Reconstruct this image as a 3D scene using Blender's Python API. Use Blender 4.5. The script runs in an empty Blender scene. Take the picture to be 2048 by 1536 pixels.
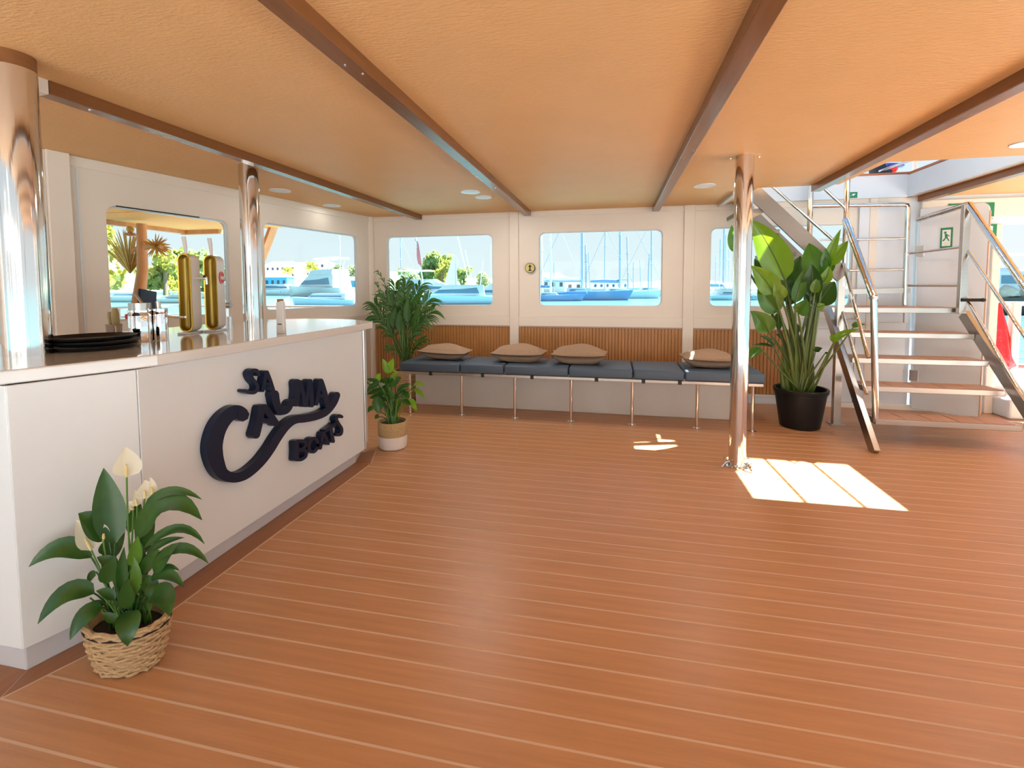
import bpy, bmesh, math, random
import numpy as np
from mathutils import Vector, Matrix
random.seed(7)
PI = math.pi
SC = bpy.context.scene
COL = SC.collection
# ------------------------------------------------------------------ camera
F, CX, CY = 951.2, 1024.0, 630.4
YAW, PITCH, ROLL, CH = -0.21146, 0.05824, 0.00346, 1.4
def cam_axes():
    cy, sy, cp, sp, cr, sr = math.cos(YAW), math.sin(YAW), math.cos(PITCH), math.sin(PITCH), math.cos(ROLL), math.sin(ROLL)
    f = Vector((sy*cp, cy*cp, -sp)); r = Vector((cy, -sy, 0)); d = f.cross(r)
    return cr*r+sr*d, -sr*r+cr*d, f
RX, RD, RF = cam_axes()
cam = bpy.data.cameras.new('camera'); camo = bpy.data.objects.new('camera', cam); COL.objects.link(camo)
m = Matrix((RX, -RD, -RF)).transposed().to_4x4(); m.translation = Vector((0, 0, CH)); camo.matrix_world = m
cam.sensor_width = 36.0; cam.lens = F/2048*36.0
cam.shift_x = 0.0; cam.shift_y = -(768-CY)/2048
cam.clip_start = 0.05; cam.clip_end = 3000
SC.camera = camo
SC.view_settings.view_transform = 'Standard'; SC.view_settings.look = 'None'
SC.view_settings.exposure = 0.53; SC.view_settings.gamma = 1.0
SC.view_settings.use_curve_mapping = False
# ------------------------------------------------------------------ world sky
w = bpy.data.worlds.new('sky'); SC.world = w; w.use_nodes = True
nt = w.node_tree; nt.nodes.clear()
tc = nt.nodes.new('ShaderNodeTexCoord'); sx = nt.nodes.new('ShaderNodeSeparateXYZ'); ramp = nt.nodes.new('ShaderNodeValToRGB')
bg = nt.nodes.new('ShaderNodeBackground'); wo = nt.nodes.new('ShaderNodeOutputWorld')
nt.links.new(tc.outputs['Generated'], sx.inputs[0]); nt.links.new(sx.outputs['Z'], ramp.inputs[0])
nt.links.new(ramp.outputs[0], bg.inputs[0]); nt.links.new(bg.outputs[0], wo.inputs[0])
cr = ramp.color_ramp
cr.elements[0].position = 0.0; cr.elements[0].color = (0.80, 0.855, 0.89, 1)
cr.elements[1].position = 1.0; cr.elements[1].color = (0.27, 0.50, 0.85, 1)
e = cr.elements.new(0.12); e.color = (0.74, 0.83, 0.89, 1)
e = cr.elements.new(0.45); e.color = (0.42, 0.63, 0.86, 1)
bg.inputs[1].default_value = 0.80
# ------------------------------------------------------------------ sun
SUN_DIR = Vector((1.2, 1.05, 2.385)).normalized()
sl = bpy.data.lights.new('sun', 'SUN'); sl.energy = 25.0; sl.angle = 0.009; sl.color = (0.90, 0.985, 1.0)
so = bpy.data.objects.new('sun', sl); COL.objects.link(so); so.rotation_euler = SUN_DIR.to_track_quat('Z', 'Y').to_euler(); so.location = (20, 20, 40)

# ------------------------------------------------------------------ pixel helpers (photo pixel -> point at a depth plane)
CO = Vector((0, 0, CH))
def ray(u, v): return RX*((u-CX)/F)+RD*((v-CY)/F)+RF
def aty(u, v, y): d = ray(u, v); return CO+d*(y/d.y)
def atx(u, v, x): d = ray(u, v); return CO+d*(x/d.x)
def atz(u, v, z): d = ray(u, v); return CO+d*((z-CH)/d.z)
def depth(p): return (Vector(p)-CO).dot(RF)

# ------------------------------------------------------------------ materials
MATS = {}
def lin(c): return tuple(((x/255.0)/12.92 if x/255.0 <= 0.04045 else ((x/255.0+0.055)/1.055)**2.4) for x in c)
def mat(name, col, rough=0.5, metal=0.0, noise=0.0, nscale=(8, 8, 8), bump=0.0, bscale=None, coat=0.0, transl=0.0, emit=0.0, spec=0.5, coords='Object', bdist=0.004):
    if name in MATS: return MATS[name]
    M = bpy.data.materials.new(name); M.use_nodes = True; N = M.node_tree; L = N.links
    p = N.nodes['Principled BSDF']; out = N.nodes['Material Output']
    p.inputs['Base Color'].default_value = (*col, 1); p.inputs['Roughness'].default_value = rough; p.inputs['Metallic'].default_value = metal
    p.inputs['Specular IOR Level'].default_value = spec
    if coat: p.inputs['Coat Weight'].default_value = coat; p.inputs['Coat Roughness'].default_value = 0.08
    if emit: p.inputs['Emission Color'].default_value = (*col, 1); p.inputs['Emission Strength'].default_value = emit
    tcn = N.nodes.new('ShaderNodeTexCoord'); mp = N.nodes.new('ShaderNodeMapping'); L.new(tcn.outputs[coords], mp.inputs[0])
    mp.inputs['Scale'].default_value = nscale
    nz = N.nodes.new('ShaderNodeTexNoise'); nz.inputs['Scale'].default_value = 1.0; nz.inputs['Detail'].default_value = 4.0
    L.new(mp.outputs[0], nz.inputs['Vector'])
    if noise:
        mx = N.nodes.new('ShaderNodeMix'); mx.data_type = 'RGBA'
        mx.inputs[6].default_value = (*[max(0, c*(1-noise)) for c in col], 1); mx.inputs[7].default_value = (*[min(1, c*(1+noise)) for c in col], 1)
        L.new(nz.outputs['Fac'], mx.inputs[0]); L.new(mx.outputs[2], p.inputs['Base Color'])
        if transl: MATS[name+'_c'] = mx
    if bump:
        mp2 = N.nodes.new('ShaderNodeMapping'); L.new(tcn.outputs[coords], mp2.inputs[0]); mp2.inputs['Scale'].default_value = bscale or nscale
        n2 = N.nodes.new('ShaderNodeTexNoise'); n2.inputs['Scale'].default_value = 1.0; n2.inputs['Detail'].default_value = 3.0; L.new(mp2.outputs[0], n2.inputs['Vector'])
        b = N.nodes.new('ShaderNodeBump'); b.inputs['Strength'].default_value = bump; b.inputs['Distance'].default_value = bdist
        L.new(n2.outputs['Fac'], b.inputs['Height']); L.new(b.outputs[0], p.inputs['Normal'])
    if transl:
        t = N.nodes.new('ShaderNodeBsdfTranslucent'); t.inputs['Color'].default_value = (min(1, col[0]*2.6), min(1, col[1]*2.0), col[2]*0.9, 1)
        ms = N.nodes.new('ShaderNodeMixShader'); ms.inputs[0].default_value = transl
        L.new(p.outputs[0], ms.inputs[1]); L.new(t.outputs[0], ms.inputs[2]); L.new(ms.outputs[0], out.inputs[0])
    MATS[name] = M; return M
def glass_mat(name, tint=(0.93, 0.98, 0.97), refl=0.10):
    M = bpy.data.materials.new(name); M.use_nodes = True; N = M.node_tree; L = N.links; N.nodes.clear()
    o = N.nodes.new('ShaderNodeOutputMaterial'); t = N.nodes.new('ShaderNodeBsdfTransparent'); g = N.nodes.new('ShaderNodeBsdfGlossy'); ms = N.nodes.new('ShaderNodeMixShader')
    fr = N.nodes.new('ShaderNodeFresnel'); fr.inputs[0].default_value = 1.2
    t.inputs[0].default_value = (*tint, 1); g.inputs['Roughness'].default_value = 0.02
    L.new(fr.outputs[0], ms.inputs[0]); L.new(t.outputs[0], ms.inputs[1]); L.new(g.outputs[0], ms.inputs[2]); L.new(ms.outputs[0], o.inputs[0])
    MATS[name] = M; return M
m_teak = mat('deck_teak', (0.54, 0.27, 0.122), 0.36, noise=0.22, nscale=(2.2, 40, 40), bump=0.10, bscale=(6, 160, 60), spec=0.5)
m_teak2 = mat('margin_teak', (0.37, 0.155, 0.062), 0.34, noise=0.2, nscale=(30, 3, 30), bump=0.08, bscale=(120, 8, 60))
m_caulk = mat('deck_caulk', (0.70, 0.50, 0.36), 0.6)
m_ceil = mat('ceiling_vinyl', (0.77, 0.435, 0.19), 0.45, noise=0.05, nscale=(3, 3, 3), bump=0.55, bscale=(34, 90, 40), bdist=0.006, spec=0.08)
m_beam = mat('beam_wood', (0.21, 0.078, 0.025), 0.25, noise=0.18, nscale=(40, 3, 40))
m_white = mat('white_paint', (0.80, 0.70, 0.605), 0.38, noise=0.02, nscale=(2, 2, 2))
m_gelcoat = mat('white_gelcoat', (0.71, 0.745, 0.79), 0.22, noise=0.015)
m_bar = mat('bar_laminate', (0.765, 0.80, 0.815), 0.20, noise=0.012)
m_top = mat('countertop_solid', (0.74, 0.72, 0.69), 0.10, coat=0.6)
m_kick = mat('kick_plate_grey', (0.62, 0.61, 0.63), 0.35, noise=0.03)
m_steel = mat('polished_steel', (0.74, 0.71, 0.68), 0.09, 1.0, bump=0.35, bscale=(26, 26, 0.25), bdist=0.01)
m_brush = mat('brushed_steel', (0.46, 0.43, 0.40), 0.30, 1.0, noise=0.06, nscale=(4, 4, 60))
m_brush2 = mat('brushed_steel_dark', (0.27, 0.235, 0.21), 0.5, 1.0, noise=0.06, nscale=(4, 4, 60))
m_alu = mat('aluminium', (0.72, 0.73, 0.75), 0.3, 1.0)
m_chrome = mat('chrome', (0.85, 0.85, 0.86), 0.04, 1.0)
m_slat = mat('slat_wood', (0.44, 0.195, 0.058), 0.42, noise=0.25, nscale=(60, 60, 4))
m_navy = mat('navy_letter', (0.006, 0.013, 0.040), 0.38, spec=0.3)
m_pad = mat('grey_vinyl', (0.062, 0.098, 0.150), 0.48, bump=0.05, bscale=(300, 300, 300), bdist=0.001)
m_burlap = mat('burlap', (0.37, 0.25, 0.165), 0.9, noise=0.35, nscale=(110, 110, 110), bump=0.7, bscale=(160, 160, 160))
m_black = mat('black_plastic', (0.007, 0.007, 0.008), 0.4, spec=0.3)
m_rubber = mat('black_rubber', (0.015, 0.015, 0.016), 0.6)
m_soil = mat('soil', (0.035, 0.024, 0.016), 0.95, noise=0.5, nscale=(60, 60, 60), bump=0.8, bscale=(60, 60, 60))
m_wicker = mat('wicker', (0.52, 0.34, 0.17), 0.75, noise=0.35, nscale=(90, 90, 90), bump=0.5, bscale=(140, 140, 140))
m_seagrass = mat('seagrass', (0.50, 0.35, 0.17), 0.8, noise=0.4, nscale=(50, 50, 120), bump=0.8, bscale=(70, 70, 200))
m_ceramic = mat('white_ceramic', (0.80, 0.74, 0.69), 0.4)
m_lily = mat('lily_leaf', (0.030, 0.098, 0.016), 0.30, noise=0.35, nscale=(20, 20, 20), transl=0.10)
m_lily2 = mat('lily_leaf_pale', (0.10, 0.23, 0.03), 0.35, noise=0.25, nscale=(20, 20, 20), transl=0.25)
m_stem = mat('leaf_stem', (0.10, 0.22, 0.04), 0.4, noise=0.2)
m_petal = mat('white_petal', (0.84, 0.78, 0.66), 0.45, noise=0.04, transl=0.3)
m_spadix = mat('spadix', (0.75, 0.62, 0.28), 0.7, bump=0.6, bscale=(300, 300, 300))
m_palm = mat('palm_leaf', (0.045, 0.140, 0.018), 0.38, noise=0.4, nscale=(9, 9, 9), transl=0.2)
m_zz = mat('glossy_leaf', (0.035, 0.13, 0.020), 0.18, noise=0.4, nscale=(14, 14, 14), transl=0.2)
m_zz2 = mat('fresh_leaf', (0.16, 0.36, 0.03), 0.25, noise=0.2, nscale=(14, 14, 14), transl=0.3)
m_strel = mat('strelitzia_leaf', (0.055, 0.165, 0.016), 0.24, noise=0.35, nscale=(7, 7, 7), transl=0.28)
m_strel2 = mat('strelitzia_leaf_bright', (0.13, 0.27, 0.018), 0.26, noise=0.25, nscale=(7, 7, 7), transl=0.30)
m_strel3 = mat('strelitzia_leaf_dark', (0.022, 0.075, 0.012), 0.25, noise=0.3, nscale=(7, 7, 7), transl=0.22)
m_strelstem = mat('strelitzia_stem', (0.085, 0.135, 0.018), 0.35, noise=0.5, nscale=(5, 5, 3), transl=0.1)
m_dry = mat('dry_sheath', (0.30, 0.15, 0.05), 0.7, noise=0.4, nscale=(20, 20, 6))
m_gold = mat('brass_gold', (0.50, 0.33, 0.055), 0.28, 1.0)
m_goldin = mat('gold_channel', (0.36, 0.235, 0.045), 0.3, 0.7)
m_taupe = mat('tower_white', (0.70, 0.67, 0.65), 0.25)
m_woodhandle = mat('olive_wood', (0.36, 0.29, 0.13), 0.5, noise=0.3, nscale=(60, 60, 10))
m_red = mat('red_plastic', (0.55, 0.03, 0.03), 0.4)
m_redfab = mat('red_vinyl', (0.80, 0.018, 0.022), 0.22, noise=0.2, nscale=(9, 9, 9), bump=0.6, bscale=(14, 14, 8), bdist=0.02)
m_green = mat('sign_green', (0.015, 0.22, 0.095), 0.4)
m_signw = mat('sign_white', (0.82, 0.85, 0.80), 0.4)
m_signgold = mat('sign_photolum', (0.66, 0.52, 0.16), 0.35)
m_ink = mat('sign_black', (0.012, 0.012, 0.012), 0.5)
m_orange = mat('sign_orange', (0.70, 0.16, 0.04), 0.5)
m_lamp = mat('lamp_diffuser', (1.0, 0.93, 0.82), 0.5, emit=2.6)
m_caprail = mat('cap_rail_wood', (0.42, 0.14, 0.055), 0.35, noise=0.2)
m_terra = mat('terracotta_wood', (0.62, 0.27, 0.11), 0.6, noise=0.3, nscale=(8, 8, 2))
m_dried = mat('dried_flower', (0.66, 0.38, 0.08), 0.8, noise=0.5, nscale=(20, 20, 20))
m_ceil_bounce = mat('overhang_vinyl_warm_bounce', (0.86, 0.42, 0.14), 0.6, noise=0.05, nscale=(3, 3, 3), spec=0.05)  # ceiling vinyl, oversaturated to paint warm deck bounce into its colour
m_glass = glass_mat('window_glass')
m_navyfab = mat('navy_fabric', (0.015, 0.028, 0.07), 0.8)
m_bluefab = mat('blue_fabric', (0.035, 0.12, 0.55), 0.8)
m_treadwood = mat('tread_wood', (0.55, 0.30, 0.18), 0.45, noise=0.2, nscale=(40, 3, 40))
m_treadunder = mat('tread_underside', (0.60, 0.30, 0.12), 0.5, noise=0.15)
# outdoors
def water_mat():
    M = mat('harbour_water', (0.10, 0.21, 0.22), 0.12, spec=0.5)
    N = M.node_tree; L = N.links; p = N.nodes['Principled BSDF']
    tcn = N.nodes.new('ShaderNodeTexCoord'); mp = N.nodes.new('ShaderNodeMapping'); mp.inputs['Scale'].default_value = (0.5, 1.3, 1); L.new(tcn.outputs['Object'], mp.inputs[0])
    n = N.nodes.new('ShaderNodeTexNoise'); n.inputs['Scale'].default_value = 1.2; n.inputs['Detail'].default_value = 6; L.new(mp.outputs[0], n.inputs['Vector'])
    b = N.nodes.new('ShaderNodeBump'); b.inputs['Strength'].default_value = 0.5; b.inputs['Distance'].default_value = 0.25; L.new(n.outputs['Fac'], b.inputs['Height']); L.new(b.outputs[0], p.inputs['Normal'])
    return M
m_water = water_mat()
m_hullw = mat('hull_white', (0.64, 0.69, 0.73), 0.25)
m_hullb = mat('hull_blue', (0.10, 0.26, 0.55), 0.25)
m_hullp = mat('hull_pale_blue', (0.48, 0.70, 0.86), 0.25)
m_tint = mat('tinted_glass', (0.12, 0.24, 0.33), 0.08)
m_mast = mat('mast_grey', (0.36, 0.44, 0.54), 0.4)
m_mastw = mat('mast_white', (0.80, 0.82, 0.86), 0.4)
m_sail = mat('sail_cloth', (0.88, 0.88, 0.88), 0.7)
m_sailb = mat('sail_cover_blue', (0.10, 0.24, 0.50), 0.7)
m_boatdeck = mat('boat_deck_teak', (0.62, 0.42, 0.26), 0.6)
m_tree = mat('tree_leaves', (0.22, 0.30, 0.11), 0.6, noise=0.4, nscale=(0.6, 0.6, 0.6), transl=0.35)
m_tree2 = mat('tree_leaves_yellow', (0.30, 0.32, 0.09), 0.6, noise=0.35, nscale=(0.6, 0.6, 0.6), transl=0.35)
m_tree3 = mat('tree_leaves_grey', (0.24, 0.31, 0.20), 0.6, noise=0.3, nscale=(0.6, 0.6, 0.6), transl=0.3)
m_bark = mat('bark', (0.28, 0.19, 0.12), 0.9, noise=0.3)
m_house = mat('house_white', (0.86, 0.84, 0.82), 0.7)
m_roof = mat('roof_tile_red', (0.62, 0.25, 0.15), 0.7, noise=0.2)
m_bluewall = mat('blue_awning', (0.10, 0.42, 0.66), 0.7)
m_quay = mat('quay_stone', (0.50, 0.50, 0.47), 0.8, noise=0.2)
m_quayd = mat('quay_wet_stone', (0.10, 0.24, 0.22), 0.6, noise=0.3)
m_win = mat('dark_window', (0.05, 0.07, 0.09), 0.15)
m_rope = mat('rope', (0.55, 0.50, 0.42), 0.9, bump=0.6, bscale=(60, 60, 60))
m_darkboat = mat('dark_boat', (0.06, 0.055, 0.055), 0.5)
m_deckout = mat('outer_deck', (0.60, 0.60, 0.61), 0.5, noise=0.08)

# ------------------------------------------------------------------ mesh builder
class MB:
    def __init__(s): s.v = []; s.f = []
    def add(s, vs, fs):
        o = len(s.v); s.v += [tuple(x) for x in vs]; s.f += [tuple(i+o for i in f) for f in fs]; return s
    def box(s, x0, x1, y0, y1, z0, z1, fn=None):
        vs = [(x0, y0, z0), (x1, y0, z0), (x1, y1, z0), (x0, y1, z0), (x0, y0, z1), (x1, y0, z1), (x1, y1, z1), (x0, y1, z1)]
        if fn: vs = [fn(*q) for q in vs]
        return s.add(vs, [(3, 2, 1, 0), (4, 5, 6, 7), (0, 1, 5, 4), (1, 2, 6, 5), (2, 3, 7, 6), (3, 0, 4, 7)])
    def bar(s, a, b, w, h, up=(0, 0, 1)):
        a = Vector(a); b = Vector(b); t = (b-a).normalized(); sd = t.cross(Vector(up))
        sd = sd.normalized() if sd.length > 1e-6 else Vector((1, 0, 0)); u = sd.cross(t)
        vs = []
        for p in (a, b):
            for i, j in ((-1, -1), (1, -1), (1, 1), (-1, 1)): vs.append(p+sd*(i*w/2)+u*(j*h/2))
        return s.add(vs, [(3, 2, 1, 0), (4, 5, 6, 7), (0, 1, 5, 4), (1, 2, 6, 5), (2, 3, 7, 6), (3, 0, 4, 7)])
    def tube(s, pts, r, n=10, caps=True):
        pts = [Vector(p) for p in pts]; R = r if isinstance(r, (list, tuple)) else [r]*len(pts)
        up = Vector((0, 0, 1)); prev = None; vs = []
        for i, p in enumerate(pts):
            t = (pts[min(i+1, len(pts)-1)]-pts[max(i-1, 0)]).normalized()
            if prev is None:
                a = t.cross(up) if abs(t.z) < 0.9 else t.cross(Vector((0, 1, 0)))
            else: a = prev-t*prev.dot(t)
            a.normalize(); prev = a; b = t.cross(a)
            for k in range(n):
                an = 2*PI*k/n; vs.append(p+(a*math.cos(an)+b*math.sin(an))*R[i])
        fs = []
        for i in range(len(pts)-1):
            for k in range(n): fs.append((i*n+k, i*n+(k+1) % n, (i+1)*n+(k+1) % n, (i+1)*n+k))
        if caps: fs += [tuple(range(n-1, -1, -1)), tuple((len(pts)-1)*n+k for k in range(n))]
        return s.add(vs, fs)
    def lathe(s, prof, c=(0, 0, 0), n=24, sx=1.0, sy=1.0, wob=None):
        vs = []; fs = []
        for i, (r, z) in enumerate(prof):
            for k in range(n):
                a = 2*PI*k/n; q = r*(wob(i, a) if wob else 1)
                vs.append((c[0]+q*sx*math.cos(a), c[1]+q*sy*math.sin(a), c[2]+z))
        for i in range(len(prof)-1):
            for k in range(n): fs.append((i*n+k, i*n+(k+1) % n, (i+1)*n+(k+1) % n, (i+1)*n+k))
        if prof[0][0] > 1e-5: fs.append(tuple(range(n-1, -1, -1)))
        if prof[-1][0] > 1e-5: fs.append(tuple((len(prof)-1)*n+k for k in range(n)))
        return s.add(vs, fs)
    def prism(s, poly, fn, d0, d1):
        # poly: 2D outline, fn(a,b,d)->3D ; front at d1
        n = len(poly); vs = [fn(a, b, d0) for a, b in poly]+[fn(a, b, d1) for a, b in poly]
        return s.add(vs, [tuple(range(n-1, -1, -1)), tuple(range(n, 2*n))]+[(i, (i+1) % n, n+(i+1) % n, n+i) for i in range(n)])
    def build(s, name, m, parent=None, smooth=False, bevel=0.0, angle=40, segs=2, tri=False):
        me = bpy.data.meshes.new(name); me.from_pydata(s.v, [], s.f); 
        bm = bmesh.new(); bm.from_mesh(me)
        if tri: bmesh.ops.triangulate(bm, faces=[f for f in bm.faces if len(f.verts) > 4])
        bmesh.ops.recalc_face_normals(bm, faces=bm.faces); bm.to_mesh(me); bm.free()
        me.materials.append(m)
        if smooth:
            me.polygons.foreach_set('use_smooth', [True]*len(me.polygons)); me.set_sharp_from_angle(angle=math.radians(angle))
        o = bpy.data.objects.new(name, me); COL.objects.link(o)
        if parent: attach(o, parent)
        if bevel:
            b = o.modifiers.new('bevel', 'BEVEL'); b.width = bevel; b.segments = segs; b.limit_method = 'ANGLE'; b.angle_limit = math.radians(40)
        return o
def attach(o, parent):
    o.parent = parent; o.matrix_parent_inverse = world_of(parent).inverted()
def world_of(o):
    M = o.matrix_basis.copy()
    if o.parent: M = world_of(o.parent) @ o.matrix_parent_inverse @ M
    return M
def tag(o, label, cat, group=None):
    o['label'] = label; o['category'] = cat
    if group: o['group'] = group
    return o
def thing(name, label, cat, loc=(0, 0, 0), group=None):
    o = bpy.data.objects.new(name, None); o.empty_display_size = 0.1; o.location = loc; COL.objects.link(o)
    return tag(o, label, cat, group)
def struct(o): o['kind'] = 'structure'; return o
def stuff(o): o['kind'] = 'stuff'; return o
def catmull(pts, n=6, closed=True):
    P = [Vector((*p, 0)) if len(p) == 2 else Vector(p) for p in pts]; out = []; N = len(P)
    rng = range(N) if closed else range(N-1)
    for i in rng:
        if closed: a, b, c, d = P[(i-1) % N], P[i], P[(i+1) % N], P[(i+2) % N]
        else: a, b, c, d = P[max(i-1, 0)], P[i], P[i+1], P[min(i+2, N-1)]
        for k in range(n):
            t = k/n; out.append(0.5*((2*b)+(c-a)*t+(2*a-5*b+4*c-d)*t*t+(3*b-a-3*c+d)*t**3))
    if not closed: out.append(P[-1])
    return out
def copy_tree(o, parent=None):
    c = o.copy(); COL.objects.link(c)
    if parent: c.parent = parent
    for ch in list(o.children): copy_tree(ch, c)
    return c

# ================================================================== STRUCTURE
H = 2.385; YW = 6.15
# ---- floor
fl = MB().box(-4.2, 7.5, -6.2, 6.9, -0.12, -0.0008).build('floor', m_caulk); struct(fl)
pitch = 0.1098; gap = 0.0095
def clip_x_left(y):   # margin line of the bar seen from above
    pts = [(-2.12, -9.0), (-2.04, 1.15), (-1.868, 1.60), (-1.883, 3.40), (-2.0, 3.70)]
    if y >= 3.70: return -3.9
    for (x0, y0), (x1, y1) in zip(pts, pts[1:]):
        if y0 <= y <= y1: return x0+(x1-x0)*(y-y0)/(y1-y0)
    return -2.12
y = 1.147-12*pitch
i = 0
while y < 6.14:
    y0 = y+gap/2; y1 = min(y+pitch-gap/2, 6.14)
    l0 = clip_x_left(y0)+0.004; l1 = clip_x_left(y1)+0.004
    if y0 < 3.70 < y1: l0 = l1 = -3.85
    mb = MB(); rr = 5.2
    vs = [(l0, y0, -0.004), (rr, y0, -0.004), (rr, y1, -0.004), (l1, y1, -0.004), (l0, y0, 0), (rr, y0, 0), (rr, y1, 0), (l1, y1, 0)]
    mb.add(vs, [(4, 5, 6, 7), (0, 1, 5, 4), (1, 2, 6, 5), (2, 3, 7, 6), (3, 0, 4, 7)])
    mb.build('plank', m_teak, fl); y += pitch
MB().box(-4.1, 7.4, -6.1, 1.147-12*pitch-0.004, -0.004, 0).build('plank', m_deckout, fl)
MB().box(5.21, 7.4, 1.147-12*pitch, 6.8, -0.004, 0).build('plank', m_deckout, fl)
# margin boards round the bar
def board(pts, name='margin_board'):
    MB().prism(pts, lambda a, b, d: (a, b, d), -0.004, 0.0005).build(name, m_teak2, fl)
board([(-2.0, 1.60), (-1.876, 1.60), (-1.891, 3.395), (-2.02, 3.40)])
board([(-2.10, 1.26), (-2.046, 1.154), (-1.876, 1.594), (-2.0, 1.596)])
board([(-2.6, 1.255), (-2.6, 1.12), (-2.05, 1.15), (-2.104, 1.258)])
board([(-2.02, 3.404), (-1.891, 3.40), (-2.006, 3.70), (-2.10, 3.62)])
# ---- ceiling with the stair opening
ce = MB()
zt = 2.50
def cbox(x0, x1, y0, y1): ce.box(x0, x1, y0, y1, H, zt)
ce.prism([(-3.255, 6.86), (-4.685, -1.0), (1.39, -1.0), (1.39, 6.86)], lambda a, b, d: (a, b, d), H, zt); cbox(1.39, 2.12, -1.0, 5.23); cbox(2.12, 3.15, -1.0, 4.40); cbox(3.15, 5.3, -1.0, 6.86); cbox(1.39, 3.15, 6.10, 6.86)
ceil = struct(ce.build('ceiling', m_ceil))
ov = struct(MB().prism([(-7.18, -1.0), (-4.687, -1.0), (-3.257, 6.86), (-7.18, 6.86)], lambda a, b, d: (a, b, d), H, zt).build('trim_50', m_ceil_bounce))  # overhang underside, warm bounce light put into its orange
BEAMS = [((-2.70, -0.95), (-2.60, 6.12)), ((-1.08, -0.95), (-1.10, 6.12)), ((0.505, -0.95), (0.49, 6.12)), ((1.755, -0.95), (1.915, 5.22)), ((3.24, -0.95), (3.29, 6.1)), ((4.8, -0.95), (4.85, 6.1))]
for k, (a, b) in enumerate(BEAMS):
    mb = MB()
    if k == 0:
        mb.bar((a[0]+(b[0]-a[0])*(1.80+0.95)/7.07, 1.80, H-0.03), (*b, H-0.03), 0.085, 0.066)
        mb.bar((*a, H-0.03), (-2.62, 1.44, H-0.03), 0.085, 0.066)
    else: mb.bar((*a, H-0.03), (*b, H-0.03), 0.085, 0.066)
    o = mb.build('beam', m_beam, ceil, bevel=0.004)
MB().bar((-2.67, 1.73, H-0.032), (-2.665, 1.80, H-0.032), 0.088, 0.070).build('beam_end_cap', m_white, ceil, bevel=0.003)
for x, yy in ((-1.07, 1.93), (-1.10, 1.84), (-1.09, 4.35), (-2.655, 2.0)):
    MB().lathe([(0.006, 0), (0.006, 0.004), (0.0, 0.006)], (x, yy, H-0.066), 8).build('screw', m_chrome, ceil)
MB().bar((1.215, 5.34, H-0.02), (1.215, 6.12, H-0.02), 0.05, 0.04).build('edge_bracket', m_alu, ceil)
# ---- coaming of the opening on the upper deck
co = MB()
co.box(3.14, 3.20, 4.35, 6.14, H-0.004, 2.62); co.box(1.34, 3.20, 6.088, 6.155, H-0.004, 2.63); co.box(2.07, 2.12, 4.35, 5.23, zt, 2.62); co.box(2.07, 3.2, 4.35, 4.40, zt, 2.62)
struct(co.build('trim_1', m_gelcoat, bevel=0.006))
cap = MB().box(1.30, 3.24, 6.08, 6.18, 2.63, 2.652).box(3.13, 3.24, 4.33, 6.08, 2.62, 2.645).build('trim_2', m_caprail, bevel=0.008); struct(cap)
# ---- unseen awning, added to cut the sun patch on the floor
aw = thing('added_awning', 'unseen white awning on posts, added above the upper deck edge to cut the sun', 'awning', (3.5, 6.5, zt))
MB().box(2.74, 6.0, 6.055, 6.95, 4.33, 4.37).build('canopy', m_sail, aw)
for x in (2.85, 4.4, 5.9): MB().tube([(x, 6.84, zt), (x, 6.84, 4.33)], 0.025).build('post', m_steel, aw)
# ---- wall panels with rounded window holes
def cell(mb, fn, s0, s1, z0, z1, hole=None, d0=0.0, d1=0.06, r=0.06, n=5):
    if hole is None:
        mb.box(s0, s1, d0, d1, z0, z1, lambda a, d, z: fn(a, z, d)); return
    a0, a1, b0, b1 = hole; inner = []; outer = []
    for (cx, cz, st, oc) in ((a1-r, b1-r, 0, (s1, z1)), (a0+r, b1-r, PI/2, (s0, z1)), (a0+r, b0+r, PI, (s0, z0)), (a1-r, b0+r, 3*PI/2, (s1, z0))):
        for k in range(n+1):
            an = st+PI/2*k/n; inner.append((cx+r*math.cos(an), cz+r*math.sin(an))); outer.append(oc)
    N = len(inner); vs = []
    for d in (d0, d1):
        vs += [fn(a, z, d) for a, z in inner]
        vs += [fn(a, z, d) for a, z in ((s1, z1), (s0, z1), (s0, z0), (s1, z0))]
    B = N+4; fs = []
    for k in range(N):
        k2 = (k+1) % N; o1 = N+k//(n+1); o2 = N+k2//(n+1)
        for off, rev in ((0, False), (B, True)):
            f = (k+off, k2+off, o1+off) if o1 == o2 else (k+off, k2+off, o2+off, o1+off)
            fs.append(f[::-1] if rev else f)
        fs.append((k, k2, k2+B, k+B))
    mb.add(vs, fs)
def window(idx, fn, hole, r=0.06, pane_d=0.045):
    a0, a1, b0, b1 = hole
    def rr(g):
        out = []
        for (cx, cz, st) in ((a1-r, b1-r, 0), (a0+r, b1-r, PI/2), (a0+r, b0+r, PI), (a1-r, b0+r, 3*PI/2)):
            for k in range(6): an = st+PI/2*k/5; out.append((cx+(r+g)*math.cos(an), cz+(r+g)*math.sin(an)))
        return out
    mb = MB(); A = rr(0.001); Bq = rr(-0.014); n = len(A)
    vs = [fn(a, z, 0.03) for a, z in A]+[fn(a, z, 0.03) for a, z in Bq]+[fn(a, z, 0.058) for a, z in Bq]+[fn(a, z, 0.058) for a, z in A]
    fs = []
    for k in range(n):
        k2 = (k+1) % n
        for q in range(4): fs.append((q*n+k, q*n+k2, ((q+1) % 4)*n+k2, ((q+1) % 4)*n+k))
    mb.add(vs, fs); w_ = struct(mb.build('window_%d' % idx, m_gelcoat, smooth=True))
    MB().prism(rr(-0.012), lambda a, b, d: fn(a, b, d), pane_d, pane_d+0.004).build('pane', m_glass, w_)
    return w_
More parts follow.
